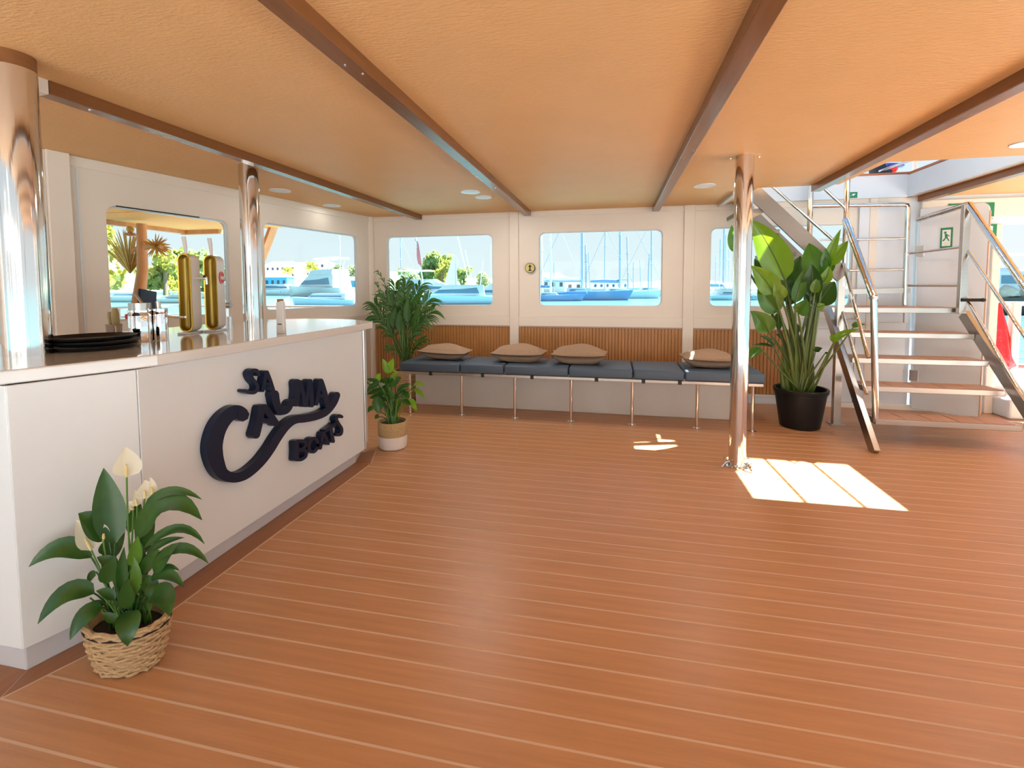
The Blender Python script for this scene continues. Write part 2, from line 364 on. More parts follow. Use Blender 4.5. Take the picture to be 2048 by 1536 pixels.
# back wall (side of the ship)
fb = lambda s, z, d: (s, YW+d, z)
wins_b = [(-3.10, -1.58), (-0.96, 0.58), (1.13, 2.66)]
mb = MB(); xs = [-3.36, -1.28, 0.88, 2.82]
for (a, b), h in zip(zip(xs, xs[1:]), wins_b): cell(mb, fb, a, b, 0.0, 2.40, (h[0], h[1], 1.155, 2.11), r=0.075)
wb = struct(mb.build('wall_back', m_white)); mb = MB()
cell(mb, fb, 2.82, 3.258, 0.0, 2.13); cell(mb, fb, 3.284, 3.98, 0.0, 2.13); cell(mb, fb, 2.82, 3.98, 2.13, 2.40)
cell(mb, fb, 3.98, 5.2, 2.06, 2.40); cell(mb, fb, 5.2, 6.6, 0, 2.4)
wr = struct(mb.build('wall_right', m_gelcoat))
for k, h in enumerate(wins_b): window(k+3, fb, (h[0], h[1], 1.155, 2.11), 0.075)
# posts, head and sill rails on the back wall
for a, b in ((-1.345, -1.225), (0.822, 0.948), (2.80, 2.88)): MB().box(a, b, YW-0.035, YW, 0, H).build('post', m_white, wb, bevel=0.006)
MB().box(-3.34, 3.2, YW-0.012, YW, 2.315, H).build('head_rail', m_white, wb, bevel=0.004)
MB().box(-3.34, 3.2, YW-0.02, YW, 0.895, 1.025).build('sill_rail', m_white, wb, bevel=0.005)
# slatted wood panels under the windows
def slats(x0, x1, z0, z1):
    mb = MB(); p = 0.040; x = x0
    while x < x1-0.005:
        e = min(x+p, x1)
        vs = [(x, YW, z0), (x+0.004, YW-0.012, z0), (e-0.006, YW-0.012, z0), (e-0.002, YW, z0)]
        vs += [(a, b, z1) for a, b, _ in vs]
        mb.add(vs, [(0, 1, 5, 4), (1, 2, 6, 5), (2, 3, 7, 6), (4, 5, 6, 7)]); x += p
    mb.box(x0, x1, YW-0.002, YW, z0, z1)
    o = stuff(mb.build('slat_cladding', m_slat, wb)); return o
for a, b in ((-3.33, -1.347), (-1.223, 0.820), (0.95, 2.08)):
    slats(a, b, 0.11, 0.885)
    mb = MB(); mb.box(a-0.002, b+0.002, YW-0.022, YW, 0.878, 0.897)
    mb.build('panel_edge', mat('panel_edge_mauve', (0.42, 0.27, 0.21), 0.4), wb, bevel=0.004)
struct(MB().box(-3.34, 2.12, YW-0.03, YW, 0, 0.105).box(-3.34, 2.12, YW-0.036, YW, 0.085, 0.11).build('baseboard_back', m_gelcoat, bevel=0.004))
struct(MB().box(2.12, 3.95, YW-0.04, YW, 0, 0.06).build('trim_3', m_white, bevel=0.004))
for z in (0.90, 0.98): MB().box(2.12, 3.2, YW-0.036, YW-0.028, z, z+0.012).build('rail_strip', m_white, wb, bevel=0.003)
MB().box(2.70, 3.20, YW-0.028, YW-0.001, 0.0, 2.31).build('bulkhead_panel', m_gelcoat, wr, bevel=0.003)
MB().box(2.12, 2.695, YW-0.028, YW-0.001, 0.062, 1.02).build('bulkhead_panel', m_gelcoat, wr, bevel=0.003)
MB().box(2.06, 2.12, YW-0.03, YW, 0, 0.90).build('post', m_white, wb, bevel=0.004)
# left wall, slanting a little, in front of the bow deck
A0 = Vector((-3.32, YW, 0)); TL = Vector((-0.62, -3.4, 0)).normalized(); NL = Vector((-3.4, 0.62, 0)).normalized()
fln = lambda s, z, d: tuple(A0+TL*s+NL*d+Vector((0, 0, z)))
mb = MB()
cell(mb, fln, -0.05, 1.96, 0, 2.40, (0.29, 1.76, 1.155, 2.10), r=0.075)
cell(mb, fln, 1.96, 3.48, 0, 2.40, (2.16, 3.19, 1.14, 2.06), r=0.075)
cell(mb, fln, 3.48, 5.7, 0, 2.40, (3.79, 5.3, 1.09, 1.95), r=0.075)
cell(mb, fln, 5.7, 8.4, 0, 2.40)
wl = struct(mb.build('wall_left', m_white))
window(2, fln, (0.29, 1.76, 1.155, 2.10), 0.075); window(1, fln, (2.16, 3.19, 1.14, 2.06), 0.075); window(6, fln, (3.79, 5.3, 1.09, 1.95), 0.075)
def lbox(s0, s1, z0, z1, d, name, m_=None, bv=0.005): return MB().box(s0, s1, -d, 0, z0, z1, lambda a, dd, z: fln(a, z, dd)).build(name, m_ or m_white, wl, bevel=bv)
lbox(3.425, 3.56, 0, H, 0.05, 'post'); lbox(3.56, 3.63, 0, H, 0.03, 'post')
lbox(0.0, 3.42, 2.305, H, 0.012, 'head_rail'); lbox(0.0, 3.42, 0.96, 1.04, 0.03, 'sill_rail')
lbox(2.45, 3.12, 2.052, 2.062, 0.004, 'drip_strip', m_rubber, 0)
lbox(3.36, 3.372, 1.05, 2.30, 0.004, 'seam_strip', m_gelcoat, 0)
# corner fillet post between the two walls
struct(MB().tube([(-3.345, YW-0.02, 0), (-3.345, YW-0.02, H)], 0.06, 16).build('trim_4', m_white, smooth=True))
# other side of the ship, behind the viewer
mb = MB(); ff = lambda s_, z, d: (s_, -6.1-d, z)
for k in range(6): cell(mb, ff, -4.0+k*1.8, -2.2+k*1.8, 0, 2.4, (-3.75+k*1.8, -2.45+k*1.8, 1.0, 2.1), r=0.08)
struct(mb.build('wall_front', m_white))
for k, (x_, y_) in enumerate(((-3.6, -0.9), (-1.2, -2.6), (0.9, -1.6), (2.6, -2.9), (4.9, -0.8), (-2.4, -4.4), (1.6, -4.6))):  # unseen posts, added so the steel pillars reflect in streaks
    pp = struct(MB().tube([(x_, y_, 0), (x_, y_, 2.6)], 0.06, 16).build('trim_%d' % (40+k), m_white if k % 2 else m_beam, smooth=True))
# right: gangway opening, jambs, sill step, bulwark
struct(MB().box(3.98, 4.06, YW-0.03, YW+0.10, 0, 2.06).build('trim_5', m_white, bevel=0.008))
struct(MB().box(3.3, 6.4, YW-0.04, YW, 2.13, 2.34).build('trim_6', m_white, bevel=0.008))
struct(MB().box(4.06, 5.25, YW-0.25, YW+0.35, 0, 0.20).build('trim_7', m_gelcoat, bevel=0.02))
struct(MB().box(3.62, 5.6, YW+0.36, YW+0.42, 0, 0.46).build('trim_8', m_white, bevel=0.01))
struct(MB().box(3.62, 5.6, YW+0.34, YW+0.44, 0.46, 0.50).build('trim_9', mat('bulwark_red', (0.55, 0.10, 0.07), 0.4), bevel=0.01))
struct(MB().tube([(3.9, YW+0.22, 1.20), (5.6, YW+0.22, 1.20)], 0.025).build('trim_10', m_gelcoat))
struct(MB().box(4.34, 4.42, YW+0.18, YW+0.26, 0.2, 1.22).build('trim_11', m_white, bevel=0.01))

# ================================================================== STEEL PILLARS
def pillar(label, x, y, z0, z1, r, collar=None, flange=True):
    t = thing('steel_pillar', label, 'pillar', (x, y, z0), None)
    MB().tube([(x, y, z0), (x, y, z1)], r, 40).build('tube', m_steel, t, smooth=True)
    if collar: MB().tube([(x, y, z1), (x, y, H)], r*0.99, 20).build('collar', m_beam, t, smooth=True)
    if flange:
        MB().lathe([(r*1.55, 0), (r*1.55, 0.008), (r*1.02, 0.012)], (x, y, z0), 32).build('base_flange', m_steel, t, smooth=True)
        for k in range(6):
            a = k*PI/3+0.3; MB().lathe([(0.009, 0.008), (0.009, 0.018), (0.004, 0.022)], (x+r*1.32*math.cos(a), y+r*1.32*math.sin(a), z0), 6).build('bolt', m_chrome, t)
    return t
ZC = 1.115
pR = pillar('tall polished steel pillar standing on the open deck before the bench', 0.955, 3.94, 0, H, 0.0645)
for sx in (-1, 1):
    MB().lathe([(0.011, 0), (0.011, -0.012), (0.004, -0.018)], (0.955+sx*0.10, 3.94, H), 10).build('ceiling_bolt', m_chrome, pR)
for k in range(4):
    a = k*PI/2+0.5; c = Vector((0.955, 3.94, 0)); dr = Vector((math.cos(a), math.sin(a), 0))
    MB().tube([c+dr*0.075+Vector((0, 0, 0.045)), c+dr*0.11+Vector((0, 0, 0.04)), c+dr*0.15+Vector((0, 0, 0.008))], 0.007, 8).build('foot_clip', m_chrome, pR, smooth=True)
pillar('thick polished steel pillar with brown collar, on the bar beside the black trays', -2.50, 1.575, ZC, 2.325, 0.083, True, False)
pillar('polished steel pillar rising from the bar behind the gold beer taps', -2.88, 3.35, ZC, H, 0.073, None, False)

# ================================================================== BAR
bar = thing('bar_cabinet', 'white laminate bar cabinet on a grey kick plate with navy lettering', 'bar', (-2.3, 2.4, 0))
P0, P1, P2, P3 = (-2.075, 1.236), (-1.948, 1.60), (-1.958, 3.44), (-1.99, 3.50)
def panel(pts, z0, z1, name, m_, th=0.02, bv=0.003):
    mb = MB(); n = len(pts)
    out = [Vector((*p, 0)) for p in pts]
    d = (out[-1]-out[0]).normalized(); nn = Vector((d.y, -d.x, 0)); ins = [p-nn*th for p in out]
    ring = out+ins[::-1]
    mb.prism([(p.x, p.y) for p in ring], lambda a, b, dd: (a, b, dd), z0, z1)
    return mb.build(name, m_, bar, bevel=bv)
panel([P0, (P1[0]-0.0015, P1[1]-0.003)], 0.10, 1.062, 'front_panel', m_bar)
panel([P1, P2], 0.10, 1.062, 'front_panel', m_bar)
panel([(-2.75, 1.232), (P0[0]-0.003, P0[1]-0.001)], 0.10, 1.062, 'end_panel', m_bar)
panel([(-1.972, 3.452), (-2.05, 3.66)], 0.10, 1.062, 'end_panel', m_bar)
panel([(-2.05, 3.66), (-2.75, 3.72)], 0.10, 1.062, 'end_panel', m_bar)
MB().prism([(-1.957, 3.444), (-1.951, 3.448), (-1.968, 3.475), (-1.982, 3.47)], lambda a, b, d: (a, b, d), 0.10, 1.062).build('corner_trim', m_alu, bar)
panel([(-2.10, 1.258), (-2.0, 1.598)], 0.0, 0.10, 'kick_plate', m_kick)
panel([(-2.0, 1.60), (-2.022, 3.405)], 0.0, 0.10, 'kick_plate', m_kick)
panel([(-2.75, 1.256), (-2.103, 1.257)], 0.0, 0.10, 'kick_plate', m_kick)
panel([(-2.025, 3.408), (-2.10, 3.62)], 0.0, 0.10, 'kick_plate', m_kick)
panel([(-2.10, 3.62), (-2.75, 3.68)], 0.0, 0.10, 'kick_plate', m_kick)
MB().box(-2.75, -2.74, 1.26, 3.68, 0.0, 1.06).build('back_panel', m_bar, bar)
outl = [(-2.9, 1.20)] + [(-2.11, 1.205), (-2.045, 1.36), (-1.985, 1.53), (-1.935, 1.68), (-1.922, 1.9), (-1.92, 2.3), (-1.925, 2.8), (-1.94, 3.3), (-1.955, 3.52)]
outl += [(-1.965, 3.62), (-2.0, 3.70), (-2.10, 3.78), (-2.30, 3.90), (-2.55, 3.97), (-2.80, 3.95), (-3.05, 3.85), (-3.15, 3.7), (-3.2, 3.3), (-3.2, 1.20)]
ct = MB().prism(outl, lambda a, b, d: (a, b, d), 1.064, ZC).build('countertop', m_top, None, bevel=0.006, tri=False)
tag(ct, 'pale glossy countertop with a curved front edge lying on the bar', 'countertop')

# lettering
sign = thing('lettering_sign', 'navy raised SA CALMA BOATS lettering mounted on the white bar front', 'sign', (-1.94, 2.6, 0.6))
SXF = -1.908; SXB = -1.949
def sp(cx, cy):      # pixel of a close view of the lettering -> (y, z) on the sign's front
    p = atx(380+cx*0.1875, 700+cy*0.1875, SXF); return (p.y, p.z)
fsg = lambda a, b, d: (d, a, b)
def glyph(outlines, name='letter', smooth=5):
    mb = MB()
    for ol, cl in outlines:
        q = catmull([sp(*p) for p in ol], smooth) if cl else [Vector((*sp(*p), 0)) for p in ol]
        mb.prism([(p.x, p.y) for p in q], fsg, SXB, SXF)
    return mb.build(name, m_navy, sign, bevel=0.006, tri=False)
def strokes(lst, name='letter'):
    # each stroke: points (crop px) and width(s) in px; flat ribbon with round ends, extruded
    mb = MB()
    for k, (pts, wd) in enumerate(lst):
        P = catmull(pts, 5, False); n = len(P); wd = wd*0.86 if not isinstance(wd, (list, tuple)) else [q*0.86 for q in wd]; W = [wd]*n if not isinstance(wd, (list, tuple)) else [np.interp(i/(n-1), np.linspace(0, 1, len(wd)), wd) for i in range(n)]
        L = []; Rr = []
        for i, p in enumerate(P):
            t = (P[min(i+1, n-1)]-P[max(i-1, 0)]).normalized(); nn = Vector((-t.y, t.x, 0)); L.append(p+nn*W[i]/2); Rr.append(p-nn*W[i]/2)
        t0 = (P[1]-P[0]).normalized(); t1 = (P[-1]-P[-2]).normalized(); capA = []; capB = []
        for j in range(1, 4):
            a = PI*j/4; n0 = Vector((-t0.y, t0.x, 0)); capA.append(P[0]+(-n0*math.cos(a)-t0*math.sin(a))*W[0]/2)
            n1 = Vector((-t1.y, t1.x, 0)); capB.append(P[-1]+(n1*math.cos(a)+t1*math.sin(a))*W[-1]/2)
        ring = L+capB+Rr[::-1]+capA
        # build as quads strip front/back + rim
        nL = len(L); off = 0.0006*k
        def P3(p, d): y_, z_ = sp(p.x, p.y); return (d, y_, z_)
        o = len(mb.v); N = len(ring)
        mb.v += [P3(p, SXB) for p in ring]+[P3(p, SXF+off) for p in ring]
        idx = list(range(N)); li = idx[:nL]; bi = idx[nL:nL+3]; ri = idx[nL+3:2*nL+3][::-1]; ai = idx[2*nL+3:]
        for i in range(nL-1):
            mb.f.append((o+li[i], o+li[i+1], o+ri[i+1], o+ri[i])); mb.f.append((o+N+li[i], o+N+ri[i], o+N+ri[i+1], o+N+li[i+1]))
        for cap_, a_, b_ in ((bi, li[-1], ri[-1]), (ai, ri[0], li[0])):
            poly = [a_]+cap_+[b_]
            mb.f.append(tuple(o+q for q in poly)); mb.f.append(tuple(o+N+q for q in poly[::-1]))
        for i in range(N): mb.f.append((o+i, o+(i+1) % N, o+N+(i+1) % N, o+N+i))
    return mb.build(name, m_navy, sign, smooth=True, angle=50)
# S A
strokes([([(735, 262), (715, 222), (672, 222), (650, 262), (675, 318), (712, 362), (722, 412), (690, 450), (640, 452), (592, 436)], 46)])
strokes([([(778, 432), (800, 330), (815, 238)], 42), ([(822, 236), (858, 330), (888, 428)], 46), ([(800, 360), (862, 362)], 30)])
# swash C with wave
strokes([([(560, 690), (515, 660), (450, 672), (370, 745), (308, 850), (272, 980), (268, 1090), (298, 1220), (350, 1315), (440, 1358), (540, 1352), (640, 1300), (760, 1190), (860, 1060), (940, 930), (1030, 810), (1120, 745), (1230, 730), (1350, 705), (1450, 660), (1530, 570), (1570, 480)],
         [172, 165, 160, 172, 182, 190, 196, 180, 150, 128, 118, 112, 108, 104, 102, 100, 100, 98, 96, 92, 84, 80])], 'swash_letter')
strokes([([(705, 905), (740, 770), (765, 620)], [100, 92, 88]), ([(800, 612), (860, 700), (915, 778)], 84), ([(770, 745), (860, 765)], 60)])
strokes([([(908, 470), (925, 570), (958, 660)], [100, 92, 84]), ([(955, 660), (1020, 650), (1060, 610), (1080, 560), (1130, 548)], [88, 80, 74, 70, 60])])
strokes([([(1150, 345), (1150, 450), (1135, 575)], [84, 70, 66]), ([(1180, 340), (1205, 450), (1228, 590)], 46), ([(1236, 590), (1258, 460), (1275, 330)], 46), ([(1282, 330), (1295, 460), (1300, 590)], 52)])
strokes([([(1352, 575), (1374, 460), (1390, 335)], 44), ([(1398, 330), (1436, 450), (1468, 590)], 62), ([(1378, 482), (1440, 490)], 36)])
# BOATS
strokes([([(1140, 985), (1142, 1080), (1138, 1165)], 54), ([(1145, 975), (1215, 972), (1238, 1010), (1205, 1055), (1160, 1070)], 38), ([(1160, 1070), (1230, 1075), (1235, 1130), (1190, 1168), (1145, 1172)], 38)])
th = [2*PI*k/12 for k in range(13)]
strokes([([(1318+46*math.cos(a)-8*math.sin(a), 1015+72*math.sin(a)) for a in th], 40)])
strokes([([(1392, 1048), (1412, 960), (1425, 885)], 36), ([(1430, 885), (1452, 940), (1476, 1000)], 36), ([(1405, 985), (1450, 975)], 26)])
strokes([([(1455, 860), (1500, 830), (1548, 792)], 40), ([(1500, 830), (1515, 910), (1528, 975)], 42)])
strokes([([(1620, 712), (1585, 702), (1562, 735), (1585, 785), (1618, 840), (1610, 895), (1570, 905)], 40)])

# things on the counter
def tray(label, x, y, z, r, dx=0):
    t = MB().lathe([(0.0, 0.002), (r*0.84, 0.002), (r*0.88, 0.005), (r*0.99, 0.019), (r, 0.0205), (r*1.0, 0.0175), (r*0.87, 0.0), (0, 0)], (x, y, z), 40).build('round_tray', m_black, None, smooth=True, angle=60)
    return tag(t, label, 'tray', 'stack of black trays on the bar')
TX, TY = -2.435, 1.80
tray('black round tray, bottom of the stack on the bar', TX, TY, ZC, 0.168)
tray('black round tray, middle of the stack on the bar', TX+0.006, TY+0.006, ZC+0.021, 0.168)
tray('black round tray, topmost of the stack on the bar', TX-0.008, TY-0.004, ZC+0.042, 0.172)
def can(label, u, v0, vt, wpx, y, lidpx=0, name='steel_canister', handle=True):
    base = atz(u, v0, ZC); d = depth(base); r = wpx*d/F/2; h = (v0-vt)*d/F
    t = thing(name, label, 'canister', base)
    MB().lathe([(r*0.97, 0), (r, 0.006), (r, h*0.80), (r*0.985, h*0.815), (r*0.985, h*0.83), (r, h*0.84), (r, h), (r*0.94, h), (r*0.94, 0.02), (0, 0.015)], base, 28).build('body', m_chrome, t, smooth=True)
    if lidpx:
        MB().lathe([(r*0.92, h), (r*0.93, h+lidpx*d/F), (0, h+lidpx*d/F*1.05)], base, 28).build('inner_can', m_brush, t, smooth=True)
    return t, base, r, h
t, b, r, h = can('larger polished steel canister with a red tab, behind the black trays', 283, 683, 620, 40, 2.2, 14)
MB().lathe([(0.010, -0.014), (0.012, 0), (0.010, 0.014)], b+Vector((-r*0.9, -r*0.55, h*0.80)), 10).build('red_tab', m_red, t)
MB().tube([b+Vector((r*0.2, 0, h*0.3)), b+Vector((0.0, 0.02, h*1.15)), b+Vector((-0.06, 0.03, h*1.5))], 0.007, 8).build('bar_spoon', m_brush, t, smooth=True)
t, b, r, h = can('smaller polished steel canister holding tools, beside the taller canister', 323, 681, 617, 25, 2.3, 0)
MB().tube([b+Vector((-0.005, 0, h*0.4)), b+Vector((-0.012, 0.0, h*1.22))], 0.013, 10).build('tool_handle', m_brush, t)
MB().tube([b+Vector((r, 0.0, h*0.78)), b+Vector((r+0.06, 0.01, h*0.72)), b+Vector((r+0.12, 0.01, h*0.74))], 0.006, 8).build('side_handle', m_chrome, t)
# glass jar with wooden tools behind the trays
b = atz(229, 672, ZC); d = depth(b); k = d/F
t = thing('tool_jar', 'small metal jar with two wooden handled tools behind the trays', 'jar', b)
MB().lathe([(10*k, 0), (12.5*k, 4*k), (13*k, 19*k), (14*k, 22*k), (13*k, 24*k), (11.5*k, 22*k), (11*k, 4*k), (0, 3*k)], b, 20).build('jar', m_brush, t, smooth=True)
MB().tube([b+Vector((-7*k, 0, 18*k)), b+Vector((-9*k, 0, 38*k)), b+Vector((-10*k, 0, 48*k))], [3.2*k, 4.2*k, 3.0*k], 10).build('handle', m_woodhandle, t, smooth=True)
MB().tube([b+Vector((5*k, 0, 16*k)), b+Vector((5*k, 0, 26*k)), b+Vector((4*k, 0, 44*k)), b+Vector((4*k, 0, 56*k))], [4*k, 6.5*k, 6.8*k, 4.5*k], 12).build('handle', m_woodhandle, t, smooth=True)
MB().tube([b+Vector((11*k, -6*k, 22*k)), b+Vector((15*k, -8*k, 12*k)), b+Vector((13*k, -8*k, 2*k))], 1.2*k, 6).build('wire_grip', m_brush, t)
# beer tap towers
def tap(label, u, v0, vt, badge, spout):
    b = atz(u, v0, ZC); d = depth(b); k = d/F; h = (v0-vt)*k
    t = thing('beer_tap', label, 'beer tap', b)
    W = 22*k; D = 0.115     # rounded slot face turned to the viewer, body runs back
    ax = Vector((0.36, -0.93, 0)).normalized(); sd = Vector((0.93, 0.36, 0)).normalized(); b0 = b
    def fr(a, z, dd): return tuple(b0+sd*a+ax*dd+Vector((0, 0, z)))
    def stadium(w, z0, z1, n=10):
        o = []
        for q in range(n+1): an = PI*q/n; o.append((w*math.cos(an), z1-w+w*math.sin(an)))
        for q in range(n+1): an = PI+PI*q/n; o.append((w*math.cos(an), z0+w+w*math.sin(an)))
        return o
    w2 = W*0.55
    # body: outer shell with an open channel in the front
    S = stadium(w2, 0.012, h); I = stadium(w2*0.80, 0.012+w2*0.22, h-w2*0.2); n = len(S)
    mb = MB(); vs = [fr(a, z, -D) for a, z in S]+[fr(a, z, 0) for a, z in S]
    fs = [tuple(range(n))]+[(i, (i+1) % n, n+(i+1) % n, n+i) for i in range(n)]
    mb.add(vs, fs); mb.build('body', m_taupe, t, smooth=True, angle=50)
    mb = MB(); vs = [fr(a, z, 0.0) for a, z in S]+[fr(a*0.97, z, 0.006) for a, z in S]+[fr(a, z, 0.004) for a, z in I]; 
    mb.add(vs, [(i, (i+1) % n, n+(i+1) % n, n+i) for i in range(n)]+[(n+i, n+(i+1) % n, 2*n+(i+1) % n, 2*n+i) for i in range(n)])
    mb.build('gold_rim', m_gold, t, smooth=True)
    mb = MB(); vs = [fr(a, z, 0.004) for a, z in I]+[fr(a*0.8, (z-h/2)*0.985+h/2, -0.022) for a, z in I]+[fr(a*0.35, (z-h/2)*0.96+h/2, -0.034) for a, z in I]
    mb.add(vs, [(i, (i+1) % n, n+(i+1) % n, n+i) for i in range(n)]+[(n+i, n+(i+1) % n, 2*n+(i+1) % n, 2*n+i) for i in range(n)]+[tuple(range(2*n, 3*n))])
    mb.build('gold_channel', m_goldin, t, smooth=True, angle=60)
    hh = 34*k
    MB().tube([fr(0, h-0.004, -0.03), fr(-0.004, h+hh*0.55, -0.03), fr(-0.010, h+hh, -0.03)], [0.009, 0.012, 0.013], 12).build('handle', m_taupe, t, smooth=True)
    MB().box(-w2*0.97, w2*0.97, -D-0.02, 0.04, 0, 0.012, lambda a, dd, z: fr(a, z, dd)).build('base_plate', m_gelcoat, t, bevel=0.004)
    zc = h*0.62
    def side(a, z, dd): return tuple(b0+sd*(w2+dd)+ax*(-D*0.55+a)+Vector((0, 0, z)))
    if badge:
        ring = [(0.036*math.cos(2*PI*q/24), zc+0.045+0.042*math.sin(2*PI*q/24)) for q in range(24)]
        bd = MB().prism(ring, side, -0.002, 0.006).build('round_badge', m_red, t)
        ring2 = [(0.031*math.cos(2*PI*q/24), zc+0.045+0.037*math.sin(2*PI*q/24)) for q in range(24)]
        mb = MB(); n2 = 24; mb.add([side(*p, 0.0065) for p in ring]+[side(*p, 0.0068) for p in ring2], [(i, (i+1) % n2, n2+(i+1) % n2, n2+i) for i in range(n2)])
        mb.build('badge_border', mat('badge_pink', (0.75, 0.35, 0.33), 0.4), bd)
        mb = MB()
        for q in range(5): 
            z1 = zc+0.045; mb.bar(side(-0.024+q*0.0095, z1+(0.004 if q % 2 else -0.006), 0.0085), side(-0.024+(q+1)*0.0095, z1+(-0.006 if q % 2 else 0.008), 0.0085), 0.004, 0.004)
        mb.bar(side(-0.022, z1-0.012, 0.0085), side(0.024, z1-0.008, 0.0085), 0.004, 0.004)
        mb.build('badge_script', m_signw, bd)
    if spout:
        MB().tube([side(-0.03, zc+0.04, 0.0), side(-0.03, zc+0.04, 0.05)], 0.010, 12).build('spout', m_chrome, t, smooth=True)
        MB().tube([side(-0.03, zc+0.05, 0.03), side(0.02, zc+0.055, 0.06)], 0.006, 8).build('spout_lever', m_rubber, t)
        MB().tube([side(-0.03, zc+0.04, 0.045), side(-0.03, zc+0.0, 0.047)], 0.008, 10).build('nozzle', m_chrome, t, smooth=True)
tap('white beer tap tower with gold channel and side spout, nearer the canisters', 374, 668, 508, False, True)
tap('white beer tap tower with gold channel and a round red badge', 425, 663, 511, True, False)
# narrow white post at the counter edge and clutter by the far tap
b = atz(563, 667, ZC); k = depth(b)/F
t = thing('slim_dispenser', 'slim white dispenser post with a brown cap on the counter edge', 'dispenser', b)
MB().prism([(-9*k, 0), (9*k, 0), (8*k, 30*k), (8*k, 60*k), (5*k, 66*k), (-8*k, 62*k), (-8*k, 30*k)], lambda a, z, d_: (b.x+a, b.y+d_, b.z+z), -0.012, 0.012).build('post', m_taupe, t, bevel=0.004)
MB().box(-6*k, 5*k, -0.01, 0.01, 62*k, 69*k, lambda a, d_, z: (b.x+a, b.y+d_, b.z+z)).build('cap', m_dry, t, bevel=0.003)
MB().box(-4*k, 4*k, -0.016, -0.012, 18*k, 20*k, lambda a, d_, z: (b.x+a, b.y+d_, b.z+z)).build('slot', m_ink, t)
b = atz(456, 657, ZC); k = depth(b)/F
t = thing('drip_tap', 'steel sink tap with a dark head behind the badge tap', 'tap', b)
MB().tube([b, b+Vector((0, 0, 40*k))], 4*k, 12).build('column', m_chrome, t, smooth=True)
MB().tube([b+Vector((-12*k, 0, 46*k)), b+Vector((9*k, 0, 47*k))], 5*k, 12).build('head', m_brush, t, smooth=True)
MB().tube([b+Vector((5*k, 0, 0)), b+Vector((5*k, 0, 24*k))], 5*k, 12).build('glass_tube', m_alu, t, smooth=True)

# ================================================================== BENCH
box = MB().box(-2.33, 1.33, 5.30, 5.98, 0, 0.425).build('storage_box', mat('locker_paint', (0.60, 0.545, 0.50), 0.4), None, bevel=0.006)
tag(box, 'long low white box standing under the grey bench', 'box')
bench = thing('long_bench', 'long steel framed bench on slim legs below the windows', 'bench', (-0.4, 5.1, 0))
BY = 4.90
def bx(u): return aty(u, 750, BY).x
XL, XR = bx(799), bx(1528)
MB().box(XL, XR, BY, BY+0.03, 0.440, 0.472).build('front_rail', m_brush, bench, bevel=0.004)
MB().box(XL, XR, 5.45, 5.48, 0.440, 0.472).build('rear_rail', m_brush, bench, bevel=0.004)
for u in (806, 921, 1028, 1141, 1264, 1395, 1507): MB().box(bx(u)-0.015, bx(u)+0.015, BY+0.03, 5.45, 0.436, 0.468).build('cross_rail', m_brush, bench)
for u in (817, 921, 1028, 1141, 1264, 1395, 1507):
    x = bx(u)+0.005
    lg = MB().tube([(x, BY+0.02, 0.006), (x, BY+0.02, 0.44)], 0.0155, 14).build('leg', m_steel, bench, smooth=True)
    MB().lathe([(0.042, 0.0), (0.042, 0.005), (0.02, 0.008)], (x, BY+0.02, 0), 20).build('foot_plate', m_steel, lg, smooth=True)
for u in (861, 965, 1064, 1193, 1287, 1360): x = bx(u); MB().box(x-0.018, x+0.018, BY-0.004, BY+0.034, 0.434, 0.4735).build('clamp', m_rubber, bench, bevel=0.003)
def pad(x0, x1, y0, y1, z0, z1, r=0.02):
    o = MB().box(x0, x1, y0, y1, z0, z1).build('bench_cushion', m_pad, None, bevel=r, segs=3)
    o.data.polygons.foreach_set('use_smooth', [True]*len(o.data.polygons)); return o
PU = [800, 920, 1008, 1137, 1266, 1369, 1531]
PLAB = ['first grey vinyl bench cushion, nearest the palm, under the flattest pillow', 'narrow grey vinyl bench cushion, second from the palm', 'grey vinyl bench cushion shared by the two middle burlap pillows',
        'grey vinyl bench cushion with nothing lying on its bare middle', 'grey vinyl bench cushion just before the last seam, left of the end pillow', 'last grey vinyl bench cushion, under the pillow behind the steel pillar']
for k in range(6):
    o = pad(bx(PU[k])+0.004, bx(PU[k+1])-0.004, BY-0.02, 5.50, 0.474, 0.573); tag(o, PLAB[k], 'cushion', 'grey cushions on the bench')
